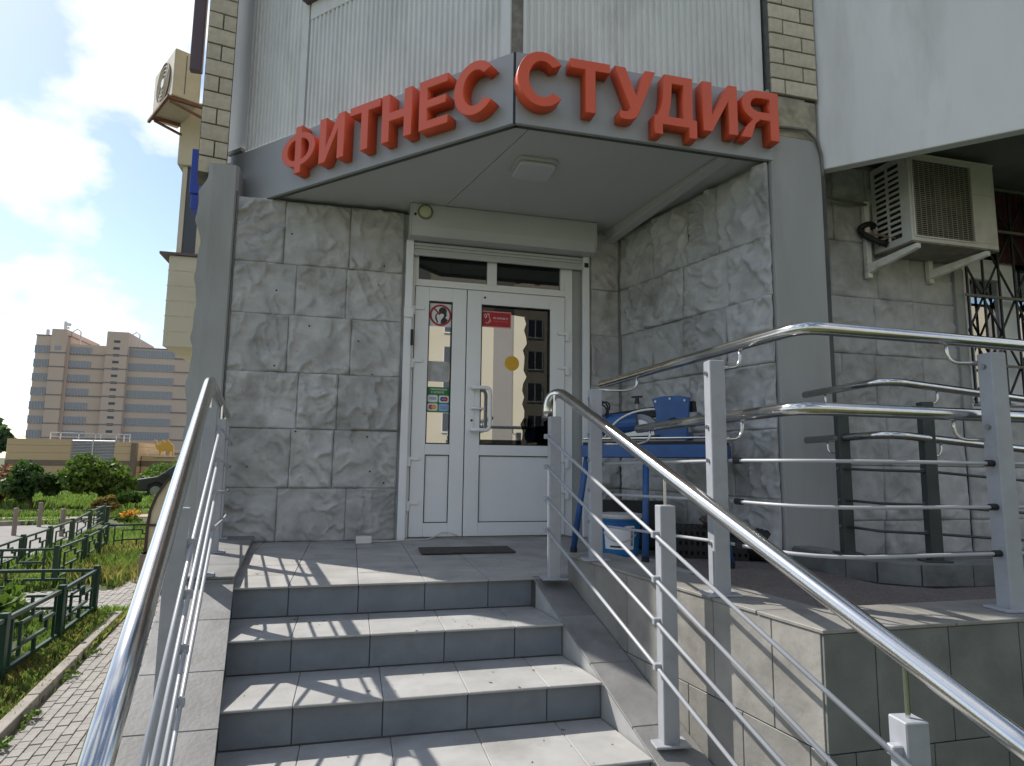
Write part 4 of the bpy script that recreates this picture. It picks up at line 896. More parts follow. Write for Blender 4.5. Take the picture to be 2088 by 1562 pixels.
FA = thing('air_conditioner', 'small yellowed air conditioner high on the side facade against the sky', 'air conditioner', (-2.1, 7.5, 4.6))
fa_o = Vector((-2.10,7.35,0)); fa_t = Vector((-.5,.866,0)); fa_s = Vector((.866,.5,0)); fz0, fz1 = 4.64, 5.20
def FP(a, c, z): return fa_o + fa_t*a + fa_s*c + Vector((0,0,z))
build('casing', MB().extr([FP(0,0,fz0),FP(.78,0,fz0),FP(.78,.29,fz0),FP(0,.29,fz0)], (0,0,fz1-fz0)), mACold, FA, bevel=.012)
def ring(r0, r1, c, n=28): return [FP(.36+r0*math.cos(2*math.pi*k/n), c, 4.92+r0*math.sin(2*math.pi*k/n)) for k in range(n)]
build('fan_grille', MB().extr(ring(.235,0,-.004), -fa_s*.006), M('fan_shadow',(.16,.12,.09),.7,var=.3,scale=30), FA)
fw_ = MB()
for q in (.235,.19,.145,.10): 
    rg2 = ring(q,0,-.014)
    for a_, c_2 in zip(rg2, rg2[1:]+rg2[:1]): fw_.bar(a_, c_2, .008)
build('grille_rings', fw_, mACold, FA); build('fan_hub', MB().extr(ring(.055,0,-.012), -fa_s*.008), mWhiteL, FA)
build('side_seam', MB().extr([FP(-.003,.12,fz0+.05),FP(-.003,.126,fz0+.05),FP(-.003,.126,fz1-.05),FP(-.003,.12,fz1-.05)], -fa_t*.002), mBrown, FA)
bk = MB()
for a_ in (.06,.66): bk.bar(FP(a_,-.03,fz0-.02), FP(a_-.12,.75,fz0-.02), .035); bk.bar(FP(a_,0,fz0-.05), FP(a_-.1,.45,fz0-.20), .025)
bk.bar(FP(0,-.03,fz0-.03), FP(.78,-.03,fz0-.03), .03); build('bracket', bk, M('rusty_bracket',(.16,.08,.05),.8,var=.3), FA)

# window grille
GRL = thing('window_grille', 'black steel window grille with diagonal crosses beside the big air conditioner', 'grille', (5.5, 3.9, 1.1))
vb = [4.72+.165*k for k in range(14)]
for k, x in enumerate(vb): build('grille_bar', MB().bar((x,3.9,1.10),(x,3.9,2.9),.014,.014,(0,1,0)), mBlkBar, GRL)
for z in (1.10,1.42,1.98,2.54,2.9): build('cross_bar', MB().bar((4.68,3.886,z),(6.9,3.886,z),.013,.02), M('grille_flat_bar',(.16,.15,.13),.6), GRL)
for k in range(1, 13, 2):
    for zc in (1.42,1.98,2.54):
        for sx in (-1, 1):
            for sz in (-.28,.28):
                if zc+sz > 1.1: build('diagonal_bar', MB().bar((vb[k],3.913,zc),(vb[k]+sx*.165,3.913,zc+sz),.012,.012,(0,1,0)), mBlkBar, GRL)

# ================================================================== THINGS ON THE LANDING
CT = thing('tile_saw', 'blue electric tile saw on splayed tube legs behind the ramp railing', 'saw', (1.95, 3.95, 0))
u_ = Vector((.69,-.72,0)); v_ = Vector((.72,.69,0)); c_ = Vector((2.03,4.03,0)); yw = math.atan2(u_.y, u_.x)
def T(a, bb, z): return c_ + u_*a + v_*bb + Vector((0,0,z))
tb = MB()
for s_ in (-1, 1): tb.bar(T(-.47,s_*.17,.70), T(.47,s_*.17,.70), .035, .085); tb.bar(T(s_*.455,-.15,.70), T(s_*.455,.15,.70), .035, .085)
build('frame', tb, mBlue, CT, bevel=.003)
build('water_tray', MB().obox(T(0,0,.752), (.92,.36,.018), yw), mBlack, CT, bevel=.003); build('table_plate', MB().obox(T(-.08,.02,.770), (.66,.30,.012), yw), M('wet_steel',(.30,.29,.27),.4,.6,var=.2), CT, bevel=.002)
legs = [((-.44,-.15),(1.53,4.28)),((.0,-.17),(1.83,3.78)),((.44,-.15),(2.25,3.49)),((.42,.16),(2.43,3.86))]
for (a, bb), (fx, fy) in legs:
    lg = build('leg', MB().tube([T(a,bb,.67), (fx,fy,.03)], .021, 12), mBlue, CT, smooth=True)
    build('foot', MB().tube([Vector((fx,fy,.032)), Vector((fx,fy,.0))], .025, 12), mBlack, lg)
hd = MB(); e0 = [(-.11,0),(.11,0),(.105,.03),(.13,.30),(.06,.315),(-.06,.315),(-.13,.30),(-.10,.20)]
hd.extr([T(.15+p[0],-.10,.755+p[1]) for p in e0], v_*.035); build('end_plate', hd, mBlue, CT, bevel=.006)
build('plate_base', MB().obox(T(.15,-.02,.80), (.22,.14,.045), yw), mBlue, CT, bevel=.005)
build('lock_knob', MB().tube([T(.17,-.105,.89), T(.17,-.145,.89)], [.034,.028], 14), mBlack, CT, smooth=False)
for a, z in ((-.10,1.035),(0.0,1.05),(.10,1.035)): build('screw', MB().tube([T(.15+a,-.103,z), T(.15+a,-.110,z)], .008, 8), mBolt, CT)
build('guide_beam', MB().bar(T(-.50,.10,.93), T(.30,-.04,1.0), .045, .07), mBlack, CT, bevel=.003)
mo = MB().tube([T(-.36,-.06,.885), T(-.12,.0,.90)], .075, 18); build('motor', mo, mBlue, CT, smooth=False)
gd = MB(); ga = [T(-.10+.16*math.cos(t), -.03, .80+.16*math.sin(t)) for t in [math.pi*k/14 for k in range(15)]]; gd.extr(ga, v_*.05); build('blade_guard', gd, M('guard_grey',(.30,.32,.38),.5,var=.2), CT)
build('blade', MB().tube([T(-.10,-.045,.80), T(-.10,-.048,.80)], .12, 28), mBolt, CT)
build('white_hose', MB().tube(bez(T(-.32,-.12,.79), T(-.22,-.10,1.02), T(.14,-.08,.98), 12), .007, 8), mWhiteL, CT, smooth=True)
cb = []
for k in range(60): t = k*.42; r = .055+.012*math.sin(k*.7); cb.append(T(-.36+r*math.cos(t)+.02*math.sin(k*.13), -.08+.03*math.sin(k*.35), .99+r*math.sin(t)))
build('coiled_cable', MB().tube(cb, .006, 6), mBlack, CT, smooth=True)
build('loose_cable', MB().tube(bez(T(.29,-.06,.86), T(.40,-.02,.93), T(.43,-.06,.84), 8)+bez(T(.43,-.06,.83), T(.40,-.10,.77), T(.34,-.08,.80), 5), .005, 6), mBlack, CT, smooth=True)
build('clamp_arm', MB().bar(T(-.20,-.14,.79), T(.08,-.12,.80), .02, .015), mBlack, CT); build('rail_rod', MB().tube([T(-.46,-.17,.785), T(.40,-.17,.785)], .007, 8), mSteel, CT)
kn = MB(); kn.tube([T(-.16,.10,1.09),T(-.16,.10,1.045)], [.012,.02], 10); kn.bar(T(-.20,.10,1.095), T(-.12,.10,1.095), .016, .014); build('tightening_knob', kn, mBlack, CT)
build('knob_stem', MB().tube([T(-.16,.10,1.045),T(-.16,.10,.97)], .006, 8), mBolt, CT)
# bucket
BK = thing('paint_bucket', 'blue plastic paint bucket with a white label under the tile saw', 'bucket', (1.80, 4.10, 0))
bc = (1.80,4.10)
build('pail', MB().lathe([(.115,.004),(.120,.02),(.138,.235),(.146,.237),(.146,.262),(.138,.264)], (bc[0],bc[1],0), 28), mBlueB, BK, smooth=False)
build('lid', MB().lathe([(.150,.250),(.153,.262),(.150,.276),(.05,.280)], (bc[0],bc[1],0), 28), M('dusty_lid',(.50,.49,.46),.6,var=.15,scale=9), BK)
def label_arc(r0, r1, a0, a1, z0, z1, n=12):
    mb = MB(); A = [math.radians(a0+(a1-a0)*k/n) for k in range(n+1)]
    vs = [(bc[0]+r0*math.cos(a), bc[1]+r0*math.sin(a), z0) for a in A]+[(bc[0]+r1*math.cos(a), bc[1]+r1*math.sin(a), z1) for a in A]
    return mb.add(vs, [(k,k+1,n+2+k,n+1+k) for k in range(n)])
build('label', label_arc(.1245,.1365,195,290,.050,.205), mWhiteL, BK); build('label_text', label_arc(.1262,.1272,215,262,.062,.074), mBlkV, BK)
build('label_spec', label_arc(.128,.1365,278,287,.075,.195), M('label_grey',(.25,.27,.3),.5,var=.5,scale=30), BK); build('label_mark', label_arc(.133,.1343,277.5,286,.150,.163), mRedW, BK)
build('brand_stripe', label_arc(.1355,.1375,222,262,.196,.212), mBlueV, BK)
build('handle', MB().tube([(bc[0]+.148*math.cos(t),bc[1]+.148*math.sin(t)-.01*math.sin(k),.17-.07*math.sin(math.pi*k/10)) for k, t in enumerate([math.radians(190+11*j) for j in range(11)])], .003, 6), mBolt, BK)
# black perforated crate, tied sack
CR = thing('perforated_crate', 'black perforated plastic crate lying beside the bucket below the saw', 'crate', (2.30, 3.95, 0))
cy_ = -.55; cu_ = Vector((.86,-.5,0)); cv_ = Vector((.5,.86,0)); cc = Vector((2.36,3.98,0))
def K(a, bb, z): return cc+cu_*a+cv_*bb+Vector((0,0,z))
Lc, Wc, Hc = .56, .30, .19
fr = MB()
def platewall(mb, a0, a1, bb, z0, z1, nx, nz, axis):
    hx = (a1-a0)/nx; hz = (z1-z0)/nz
    P = (lambda a, z: K(a, bb, z)) if axis == 0 else (lambda a, z: K(a, z, Hc))
    nn = (-cv_*.006) if axis == 0 else Vector((0,0,.006))
    for i in range(nx+1): a = a0+i*hx; mb.extr([P(max(a0,a-hx*.26),z0),P(min(a1,a+hx*.26),z0),P(min(a1,a+hx*.26),z1),P(max(a0,a-hx*.26),z1)], nn)
    for j in range(nz+1): z = z0+j*hz; mb.extr([P(a0,max(z0,z-hz*.3)),P(a1,max(z0,z-hz*.3)),P(a1,min(z1,z+hz*.3)),P(a0,min(z1,z+hz*.3))], nn*.9)
platewall(fr, -Lc/2, Lc/2, -Wc/2, .0, Hc, 15, 3, 0); platewall(fr, -Lc/2, Lc/2, 0, -Wc/2, Wc/2, 15, 3, 1)
build('lattice', fr, mBlack, CR)
bd = MB(); bd.add([K(-Lc/2+.004,-Wc/2+.02,.003),K(Lc/2-.004,-Wc/2+.02,.003),K(Lc/2-.004,Wc/2,.003),K(-Lc/2+.004,Wc/2,.003),K(-Lc/2+.004,-Wc/2+.02,Hc-.012),K(Lc/2-.004,-Wc/2+.02,Hc-.012),K(Lc/2-.004,Wc/2,Hc-.012),K(-Lc/2+.004,Wc/2,Hc-.012)],[(0,3,2,1),(4,5,6,7),(0,1,5,4),(1,2,6,5),(2,3,7,6),(3,0,4,7)])
build('crate_body', bd, mDark, CR)
def lumpy(c, rx, ry, rz, sd, amp=.22, n=20):
    mb = MB(); vs = []; fs = []
    for i in range(n+1):
        th = math.pi*i/n
        for j in range(n):
            ph = 2*math.pi*j/n; d = Vector((math.sin(th)*math.cos(ph), math.sin(th)*math.sin(ph), math.cos(th)))
            k = 1+amp*2*float(fbm(np.array([d.x*2.5+d.z*1.7+9]), np.array([d.y*2.5-d.z*1.3+9]), sd)[0])
            vs.append((c[0]+d.x*rx*k, c[1]+d.y*ry*k, max(c[2]+d.z*rz*k, .002)))
    for i in range(n):
        for j in range(n): fs.append((i*n+j, i*n+(j+1)%n, (i+1)*n+(j+1)%n, (i+1)*n+j))
    return mb.add(vs, fs)
tag(build('black_sack', lumpy((2.66,3.72,.10),.16,.13,.11,2.2,.4), M('black_sack_plastic',(.018,.018,.017),.45,var=.3,scale=8), smooth=True), 'crumpled black sack at the right end of the perforated crate', 'sack')
tag(build('tool_case', MB().obox((2.06,4.50,.17),(.50,.16,.34),-.5), M('black_case',(.02,.02,.022),.5,var=.2), bevel=.015), 'black case standing against the stone wall behind the saw legs', 'case')
RG = thing('rag_bundle', 'small bundle of dirty rags resting on the black crate', 'rags', (2.42, 3.98, .2))
build('cloth', lumpy((2.42,3.96,.235),.075,.06,.045,5.1,.5), M('dirty_rag',(.12,.09,.07),.9,var=.6,scale=40), RG, smooth=True)
# mat, adapter with cord
tag(build('door_mat', MB().obox((.80,4.43,.010),(.64,.28,.012),-.03), mMat, bevel=.004), 'thin dark rubber doormat lying in front of the door', 'mat')
AD = thing('power_adapter', 'white power adapter box on the landing against the stone wall', 'adapter', (.12, 4.97, 0))
build('casing', MB().obox((.12,4.97,.028),(.115,.065,.052),.0), M('adapter_white',(.66,.65,.60),.5,var=.06), AD, bevel=.005)
build('cord', MB().tube([(.175,4.97,.016),(.30,5.02,.007),(.45,5.08,.006)]+bez((.60,5.10,.006),(.66,5.13,.012),(.72,5.16,.05),4)+bez((.74,5.165,.055),(.80,5.15,.06),(.86,5.16,.02),4), .005, 6), M('cord_white',(.6,.59,.55),.5), AD, smooth=True)
tag(build('wall_cable', MB().tube([(2.72,3.52,2.905),(2.85,3.535,2.925),(2.97,3.53,2.925),(3.05,3.53,2.86),(3.085,3.535,2.76),(3.092,3.54,2.66)]+bez((3.095,3.545,2.63),(3.11,3.60,2.585),(3.20,3.72,2.60),5)+[(3.45,3.86,2.62),(3.80,3.91,2.63)], .011, 8), M('cable_grey',(.17,.16,.14),.6,var=.2), smooth=True), 'grey cable crossing the right pilaster towards the air conditioner', 'cable')

# ================================================================== LEFT SIDE OF THE BUILDING
def bay(y0, y1, z0, z1, zw, ztop, x=-2.17):
    p = build('balcony_bay', MB().box((x,y0,z0),(-1.16,y1,z1)), mBeige, B, bevel=.01)
    for k in range(1, 6):
        z = z0+(z1-z0)*k/6; build('siding_joint', MB().box((x-.003,y0-.003,z-.006),(-1.17,y1,z+.002)), mBeigeD, p)
    build('bay_sill', MB().box((x-.10,y0-.03,z1+.001),(-1.16,y1,z1+.03)), mPurp, p)
    fr = MB(); fr.box((x+.07,y0+.06,z1+.031),(-1.16,y1,zw)); build('bay_glazing', fr, mOppW, p)
    for xx in (x+.06, x+.26, x+.48, x+.72): build('bay_mullion', MB().box((xx,y0+.045,z1+.03),(xx+.05,y0+.059,zw-.001)), mBeige, p)
    for yy in (y0+.05, y0+.8, y0+1.6): build('bay_mullion', MB().box((x+.055,yy,z1+.03),(x+.0695,yy+.05,zw-.001)), mBeige, p)
    build('balcony_bay', MB().box((x+.0,y0,zw),(-1.16,y1,ztop)), mBeige, B, bevel=.01)
bay(8.0, 13.0, 1.90, 2.99, 4.12, 4.93)
build('upper_window_frame', MB().box((-1.85,8.05,4.94),(-1.17,12,8)), mBeigeD, B)
tag(build('rain_pipe', MB().bar((-1.435,5.62,3.92),(-1.435,5.62,8), .10, .06,(0,1,0)), mPurp, bevel=.01), 'purplish brown downpipe casing at the left edge of the brick pier', 'pipe')
BS = thing('blade_sign', 'narrow blue sign seen edge on at the left corner of the building', 'sign', (-1.43, 5.9, 3.0))
build('sign_face', MB().box((-1.475,5.86,2.93),(-1.40,6.4,3.34)), mBlueV, BS, bevel=.006); build('sign_face', MB().box((-1.46,5.87,2.79),(-1.405,6.4,2.925)), mBlueV, BS, bevel=.006)
build('sign_arm', MB().bar((-1.42,6.1,2.93),(-1.16,6.1,2.93),.03), mPurp, BS)
# arched basement entrance
BE = thing('basement_entrance', 'beige arched basement entrance hood on a concrete plinth by the side facade', 'basement entrance', (-2.0, 10.5, G))
build('plinth', MB().box((-2.545,9.15,G-.05),(-1.16,13.2,-.60)), mPlinth, BE, bevel=.01)
arcp = [(-2.49,-.60),(-2.488,-.24)]+[(-2.488+ (1-math.cos(math.radians(a)))*1.28*.98, -.24+math.sin(math.radians(a))*1.06) for a in (10,20,30,40,50,60,70,80,90)]+[(-1.165,.83),(-1.165,-.60)]
build('side_panel', MB().extr([(x,9.20,z) for x, z in arcp], (0,.02,0)), mBeigeD, BE); build('hood', MB().extr([(x,9.221,z) for x, z in arcp], (0,3.9,0)), mBeigeD, BE)
edge = MB()
for (a, c) in zip(arcp[:-2], arcp[1:-1]): edge.bar((a[0],9.185,a[1]),(c[0],9.185,c[1]),.03,.03,(0,1,0))
build('edge_frame', edge, mBrown, BE); build('cross_rail', MB().bar((-2.475,9.186,-.24),(-1.18,9.186,-.24),.028,.03), mBrown, BE); build('base_rail', MB().box((-2.53,9.17,-.60),(-1.17,9.20,-.57)), mBrown, BE)
for x in (-2.1,-1.75): build('panel_seam', MB().bar((x,9.196,-.57),(x,9.196,-.26),.008,.006,(0,1,0)), mBrown, BE)
# ================================================================== GREEN FENCES
def fence(label, pts, hgt=.47, group='low green fences'):
    pts = [Vector((*p, 0)) for p in pts]; F = thing('green_fence', label, 'fence', (pts[0].x, pts[0].y, G), group)
    for k, p in enumerate(pts): build('fence_post', MB().box((p.x-.028,p.y-.028,G-.1),(p.x+.028,p.y+.028,G+hgt+.035)), mGrn, F, bevel=.003)
    for a, c in zip(pts, pts[1:]):
        d = (c-a); Ln = d.length; d.normalize(); a2 = a+d*.03; Lp = Ln-.06; w = .02
        def P(u, z): return a2+d*(u*Lp)+Vector((0,0,G+z*hgt))
        for z in (.97,.15): build('fence_rail', MB().bar(P(0,z), P(1,z), .03, .03), mGrn, F)
        me = MB()
        segs = [((.10,.15),(.10,.97)),((.90,.15),(.90,.97)),((.10,.40),(.25,.40)),((.25,.25),(.25,.78)),((.25,.78),(.62,.78)),((.62,.62),(.62,.78)),((.45,.78),(.45,.97)),((.62,.62),(.90,.62)),((.25,.25),(.25,.40)),((.25,.42),(.74,.42)),((.74,.42),(.74,.62)),((.52,.15),(.52,.42))]
        for k, (s_, e_) in enumerate(segs): me.bar(P(*s_), P(*e_), w+.0006*k, w+.0006*k, (0,0,1) if s_[1] == e_[1] else (d.y,-d.x,0))
        build('fence_meander', me, mGrn, F)
    return F
fence('low green meander fence along the kerb nearest the camera, turning left at its far post', [(-2.36,3.35),(-2.40,4.52),(-2.445,5.68),(-2.50,6.80),(-2.605,7.93),(-3.75,8.02),(-4.9,8.1)])
fence('low green meander fence behind the branch path, turning right towards the arched basement hood', [(-6.0,9.72),(-4.85,9.78),(-3.71,9.80),(-3.83,11.1),(-3.98,12.1),(-4.18,13.05),(-3.3,13.25),(-2.58,13.4)])
fence('low green meander fence along the road edge, farthest of the green fences', [(-4.55,10.1),(-4.72,11.25),(-4.88,12.55),(-5.10,14.05),(-5.62,16.4),(-6.0,18.4)])
# ================================================================== VEGETATION
def foliage(name, c, rx, ry, rz, n, size, mat, parent, sd, lump=.35):
    r = np.random.default_rng(sd); nl_ = 11
    lc = r.normal(size=(nl_,3)); lc /= np.linalg.norm(lc, axis=1)[:, None]; lc *= (.35+.45*r.random(nl_))[:, None]; lc[:,2] = lc[:,2]*.8+.05; lr = .26+.26*r.random(nl_)
    li = r.integers(0, nl_, n); d = r.normal(size=(n,3)); d /= np.linalg.norm(d, axis=1)[:, None]
    k = 1+lump*2.6*fbm(d[:,0]*2.2+d[:,2]*1.3+20, d[:,1]*2.2-d[:,2]*1.1+20, sd*.7, 3)
    rad = (.35+.65*r.random(n)**.45)*k; clump = fbm(d[:,0]*5+30+li, (d[:,1]+d[:,2])*5+30, sd+.3, 2); keep = clump+.30*r.random(n) > -.06
    P = ((lc[li]+d*(rad*lr[li])[:, None])*np.array([rx,ry,rz]))[keep]; n = len(P); P += np.array(c); P[:,2] = np.maximum(P[:,2], G+.03)
    a = r.normal(size=(n,3)); a /= np.linalg.norm(a, axis=1)[:, None]; b_ = np.cross(a, r.normal(size=(n,3))); b_ /= np.linalg.norm(b_, axis=1)[:, None]
    s = size*(.45+1.0*r.random(n))[:, None]; v = np.stack([P-a*s, P+b_*s*.55, P+a*s, P-b_*s*.55], 1)
    off = np.array(rootloc(parent)); me = bpy.data.meshes.new(name); me.vertices.add(4*n); me.vertices.foreach_set('co', (v-off).reshape(-1))
    me.loops.add(4*n); me.loops.foreach_set('vertex_index', np.arange(4*n)); me.polygons.add(n); me.polygons.foreach_set('loop_start', np.arange(n)*4); me.polygons.foreach_set('loop_total', np.full(n,4)); me.update(); me.validate()
    me.materials.append(mat); o = bpy.data.objects.new(name, me); COL.objects.link(o); o.parent = parent; return o
def plant(name, label, cat, x, y, h, rx, n, size, mat, sd, trunk=.4, rz=None, ry=None, group=None):
    t = thing(name, label, cat, (x,y,G), group); rz = rz or (h-trunk)/2*(1.0 if trunk > 1 else 1.12); cz = G+h-rz*(1. if trunk > 1 else .92)
    tk = MB(); tk.tube([(x,y,G-.1),(x+.02*h,y,G+trunk*.6),(x,y,cz)], [.035*h,.026*h,.012*h], 8)
    r = random.Random(sd)
    for k in range(6):
        a = k*1.05+r.random(); z = G+trunk*.5+(cz-G-trunk*.5)*r.random(); tk.tube([(x,y,z),(x+math.cos(a)*rx*.5,y+math.sin(a)*rx*.5,z+rz*.55)], [.014*h,.005*h], 6)
    build('trunk', tk, mBark, t); foliage('crown', (x,y,cz), rx, ry or rx, rz, n, size, mat, t, sd); return t
plant('bush', 'dark green rounded bush left of the big green bush', 'bush', -9.65, 23.2, 1.45, .78, 4600, .085, mLeaf[1], 3, .25)
plant('bush', 'dark green rounded bush left of the big green bush, its taller right half', 'bush', -8.95, 23.5, 2.2, .5, 1600, .085, mLeaf[1], 23, .3) if False else None
plant('bush', 'big bright green bush in front of the sand coloured podium wall', 'bush', -7.85, 23.4, 2.0, 1.2, 9000, .085, mLeaf[0], 5, .3)
plant('bush', 'low dark bush at the right foot of the big green bush', 'bush', -6.75, 22.6, .6, .45, 1400, .085, mLeaf[1], 8, .2)
plant('bush', 'reddish brown bush at the left edge below the podium wall', 'bush', -11.5, 25.5, 1.35, 1.3, 4500, .08, mLeaf[2], 13, .2)
plant('bush', 'small olive clipped ball bush near the green bin', 'bush', -6.75, 20.7, .62, .40, 2400, .05, mLeaf[3], 17, .1)
plant('bush', 'yellow green bushes beside the parked car', 'bush', -8.6, 34.5, 1.5, 1.5, 4000, .11, mLeaf[0], 31, .2)
for k, (x, y, h, r_) in enumerate(((-29.5,62,4.6,2.0),(-33.0,66,5.8,2.6),(-25.5,52,3.6,1.3),(-37,70,5.5,2.6))):
    plant('tree', ['pale green tree rising behind the left end of the podium wall','tallest pale green tree at the left edge of the frame','low tree just left of the podium wall end','pale green tree farthest left behind the podium'][k], 'tree', x, y, h, r_, 4200, .28, mLeaf[4], 41+k, 1.5, group='trees beyond the podium')
fb = thing('flower_bush', 'small bush with orange flowers in front of the arched basement hood', 'flowers', (-5.15,17.5,G))
foliage('leaves', (-5.15,17.5,G+.2), .36,.36,.2, 900, .05, mLeaf[0], fb, 51); foliage('blossoms', (-5.15,17.45,G+.3), .3,.3,.14, 160, .03, mFlow, fb, 52)
plant('broadleaf_weed', 'leafy weed bush pressed against the near green fence at the left edge', 'bush', -2.95, 6.35, .62, .42, 900, .06, mLeaf[0], 61, .1)
# small weeds sprouting along the kerb
for k, (x, y) in enumerate(((-1.90,4.9),(-1.98,5.7),(-2.05,6.3),(-1.86,4.45))):
    wd = thing('kerb_weed', ['second nearest small weed sprouting beside the kerb','third small weed sprouting beside the kerb','small weed beside the kerb closest to the green fence end','nearest small weed sprouting beside the kerb'][k], 'weed', (x,y,G), 'weeds along the kerb'); foliage('leaves', (x,y,G+.03), (.06,.09,.07,.05)[k],.10,.025, 60, .016, mLeaf[0], wd, 70+k)
# ================================================================== STREET THINGS
BP = None
for k, (x, y, lab) in enumerate(((-6.94,16.1,'thin grey bollard standing on the near edge of the road, left of three'),(-7.25,18.0,'thin grey bollard on the far kerb of the road, between two others'),(-5.93,15.8,'thin grey bollard on the road edge just behind the farthest green fence'))):
    if BP is None:
        BP = thing('bollard', lab, 'bollard', (x,y,G), 'grey bollards by the road'); build('bollard_post', MB().tube([(x,y,G-.1),(x,y,G+.55)], .045, 12), M('bollard_grey',(.22,.18,.17),.7,var=.1), BP); build('bollard_cap', MB().tube([(x,y,G+.55),(x,y,G+.57)], [.05,.03], 12), mPlinth, BP)
    else:
        q = copy_tree(BP); q.location = (x,y,G); q['label'] = lab
bn = thing('litter_bin', 'small dark green bin beside the olive ball bush', 'bin', (-6.15,18.8,G)); build('bin_body', MB().lathe([(.13,0),(.16,.36),(.17,.38)], (-6.15,18.8,G), 14), mGrn, bn); build('bin_rim', MB().lathe([(.175,.381),(.175,.41)], (-6.15,18.8,G), 14), mBlack, bn)
# car behind the basement hood
CX = 1.15
CA = thing('parked_car', 'dark grey car half hidden behind the arched basement hood', 'car', (-8.2, 30.5, G))
def CP(x, z): return (x-9.9+CX, 29.6, G+z+.0)
body = [(0,.32),(.02,.62),(.10,.78),(.95,.92),(1.62,1.42),(2.9,1.50),(3.75,1.38),(4.25,1.0),(4.4,.9),(4.42,.35),(3.9,.30),(3.85,.55),(3.6,.66),(3.3,.55),(3.25,.28),(1.25,.28),(1.2,.55),(.95,.66),(.65,.55),(.6,.30)]
body = [(p[0],p[1]) for p in body]
build('body', MB().extr([CP(*p) for p in body][::-1], (0,1.75,0)), mCar, CA, bevel=.05)
gl = MB(); gl.extr([(CP(1.12,.95)[0],29.58,G+.95),(CP(1.70,1.36)[0],29.58,G+1.36),(CP(2.2,1.42)[0],29.58,G+1.42),(CP(2.2,.95)[0],29.58,G+.95)],(0,.015,0)); gl.extr([(CP(2.28,.95)[0],29.58,G+.95),(CP(2.28,1.42)[0],29.58,G+1.42),(CP(3.5,1.34)[0],29.58,G+1.34),(CP(3.75,.98)[0],29.58,G+.98)],(0,.015,0)); build('side_window', gl, mOppW, CA)
for x in (.92,3.56):
    for yy in (29.58,31.2):
        wh = build('wheel', MB().tube([(x-9.9+CX,yy,G+.32),(x-9.9+CX,yy+.18,G+.32)], .32, 20), mRub, CA); build('rim', MB().tube([(x-9.9+CX,yy-.006,G+.32),(x-9.9+CX,yy-.001,G+.32)], .2, 16), mBolt, wh)
build('headlight', MB().obox((-9.86+CX,29.75,G+.70),(.10,.28,.13),.2), mWhiteL, CA, bevel=.02); build('bumper', MB().box((-9.96+CX,29.65,G+.30),(-9.87+CX,31.3,G+.52)), mBlack, CA, bevel=.03); build('mirror', MB().obox((-8.62+CX,29.50,G+1.02),(.12,.14,.10)), mCar, CA, bevel=.02)
# podium building
PD = thing('podium_building', 'low sand coloured building with a dark band, louvres and a roof railing', 'building', (-14, 43, G))
def pwall(x0, x1, y0, zt, z0=G-.1):
    zz_ = [z0, -.2, .15, .45, .85, 1.25, zt]
    for a, c in zip(zz_, zz_[1:]):
        c = min(c, zt)
        if a == 1.25: c = zt
        if c-a < .02: continue
        band = abs(a-.15) < .01; build('wall_band' if band else 'wall_panel', MB().box((x0,y0-(.02 if band else 0),a+.006),(x1,y0+6,c-.006)), mPodB if band else mPod, PD)
build('wall_core', MB().box((-18.0,40.1,G-.1),(-11.8,45.9,1.2)), mPodB, PD)
pwall(-18.02,-14.95,40,1.60); pwall(-12.82,-11.75,40,1.50); pwall(-11.70,-6.0,41.0,.76)
build('corner_column', MB().box((-11.98,39.94,G-.1),(-11.72,40.3,1.46)), mPodB, PD)
for k in range(17): build('louvre', MB().extr([(-14.95,39.98,.20+k*.083),(-14.95,40.08,.255+k*.083),(-14.95,40.10,.25+k*.083),(-14.95,40.0,.19+k*.083)],(2.13,0,0)), mWhiteM if k % 1 == 0 else mPod, PD)
build('louvre_back', MB().box((-14.95,40.12,G-.1),(-12.82,40.2,1.62)), mBrown, PD); build('louvre_post', MB().box((-13.92,39.95,.2),(-13.86,39.979,1.62)), mWhiteM, PD)
rlg = MB(); rlg.bar((-16.4,41,2.0),(-12.4,41,1.95),.045)
for x in (-16.4,-15.9,-15.0,-14.15,-13.9,-13.1,-12.7,-12.4): rlg.bar((x,41,1.5),(x,41,2.0),.045,.045,(0,1,0))
rlg.bar((-16.4,41,1.75),(-12.4,41,1.75),.03); build('roof_railing', rlg, mWhiteM, PD)
r2g = MB(); r2g.bar((-11.6,41.5,1.08),(-7,41.5,1.08),.03)
for k in range(8): r2g.bar((-11.5+.6*k,41.5,.7),(-11.5+.6*k,41.5,1.08),.03,.03,(0,1,0))
build('roof_railing', r2g, mWhiteM, PD)
# camel figure
cam_pts = [(-.50,.62),(-.47,.66),(-.40,.68),(-.36,.645),(-.34,.50),(-.29,.46),(-.22,.52),(-.16,.62),(-.10,.70),(-.06,.66),(-.03,.60),(.01,.60),(.05,.68),(.10,.71),(.15,.64),(.22,.55),(.30,.50),(.35,.42),(.36,.22),(.38,.02),(.30,.02),(.29,.20),(.24,.24),(.19,.02),(.11,.02),(.14,.24),(.06,.215),(-.10,.21),(-.14,.20),(-.16,.02),(-.25,.02),(-.24,.22),(-.31,.27),(-.37,.36),(-.41,.47),(-.415,.57),(-.47,.58)]
CM = thing('camel_figure', 'flat yellow two humped camel figure on the podium roof', 'figure', (-10.5, 41, .76))
k_ = 1.28
build('camel_body', MB().extr([(-10.50+x*k_,40.9,.74+z*k_*1.08) for x, z in cam_pts][::-1], (0,.18,0)), mCamel, CM, bevel=.02)
build('stand', MB().box((-11.1,40.85,.70),(-9.9,41.15,.745)), mWhiteM, CM)
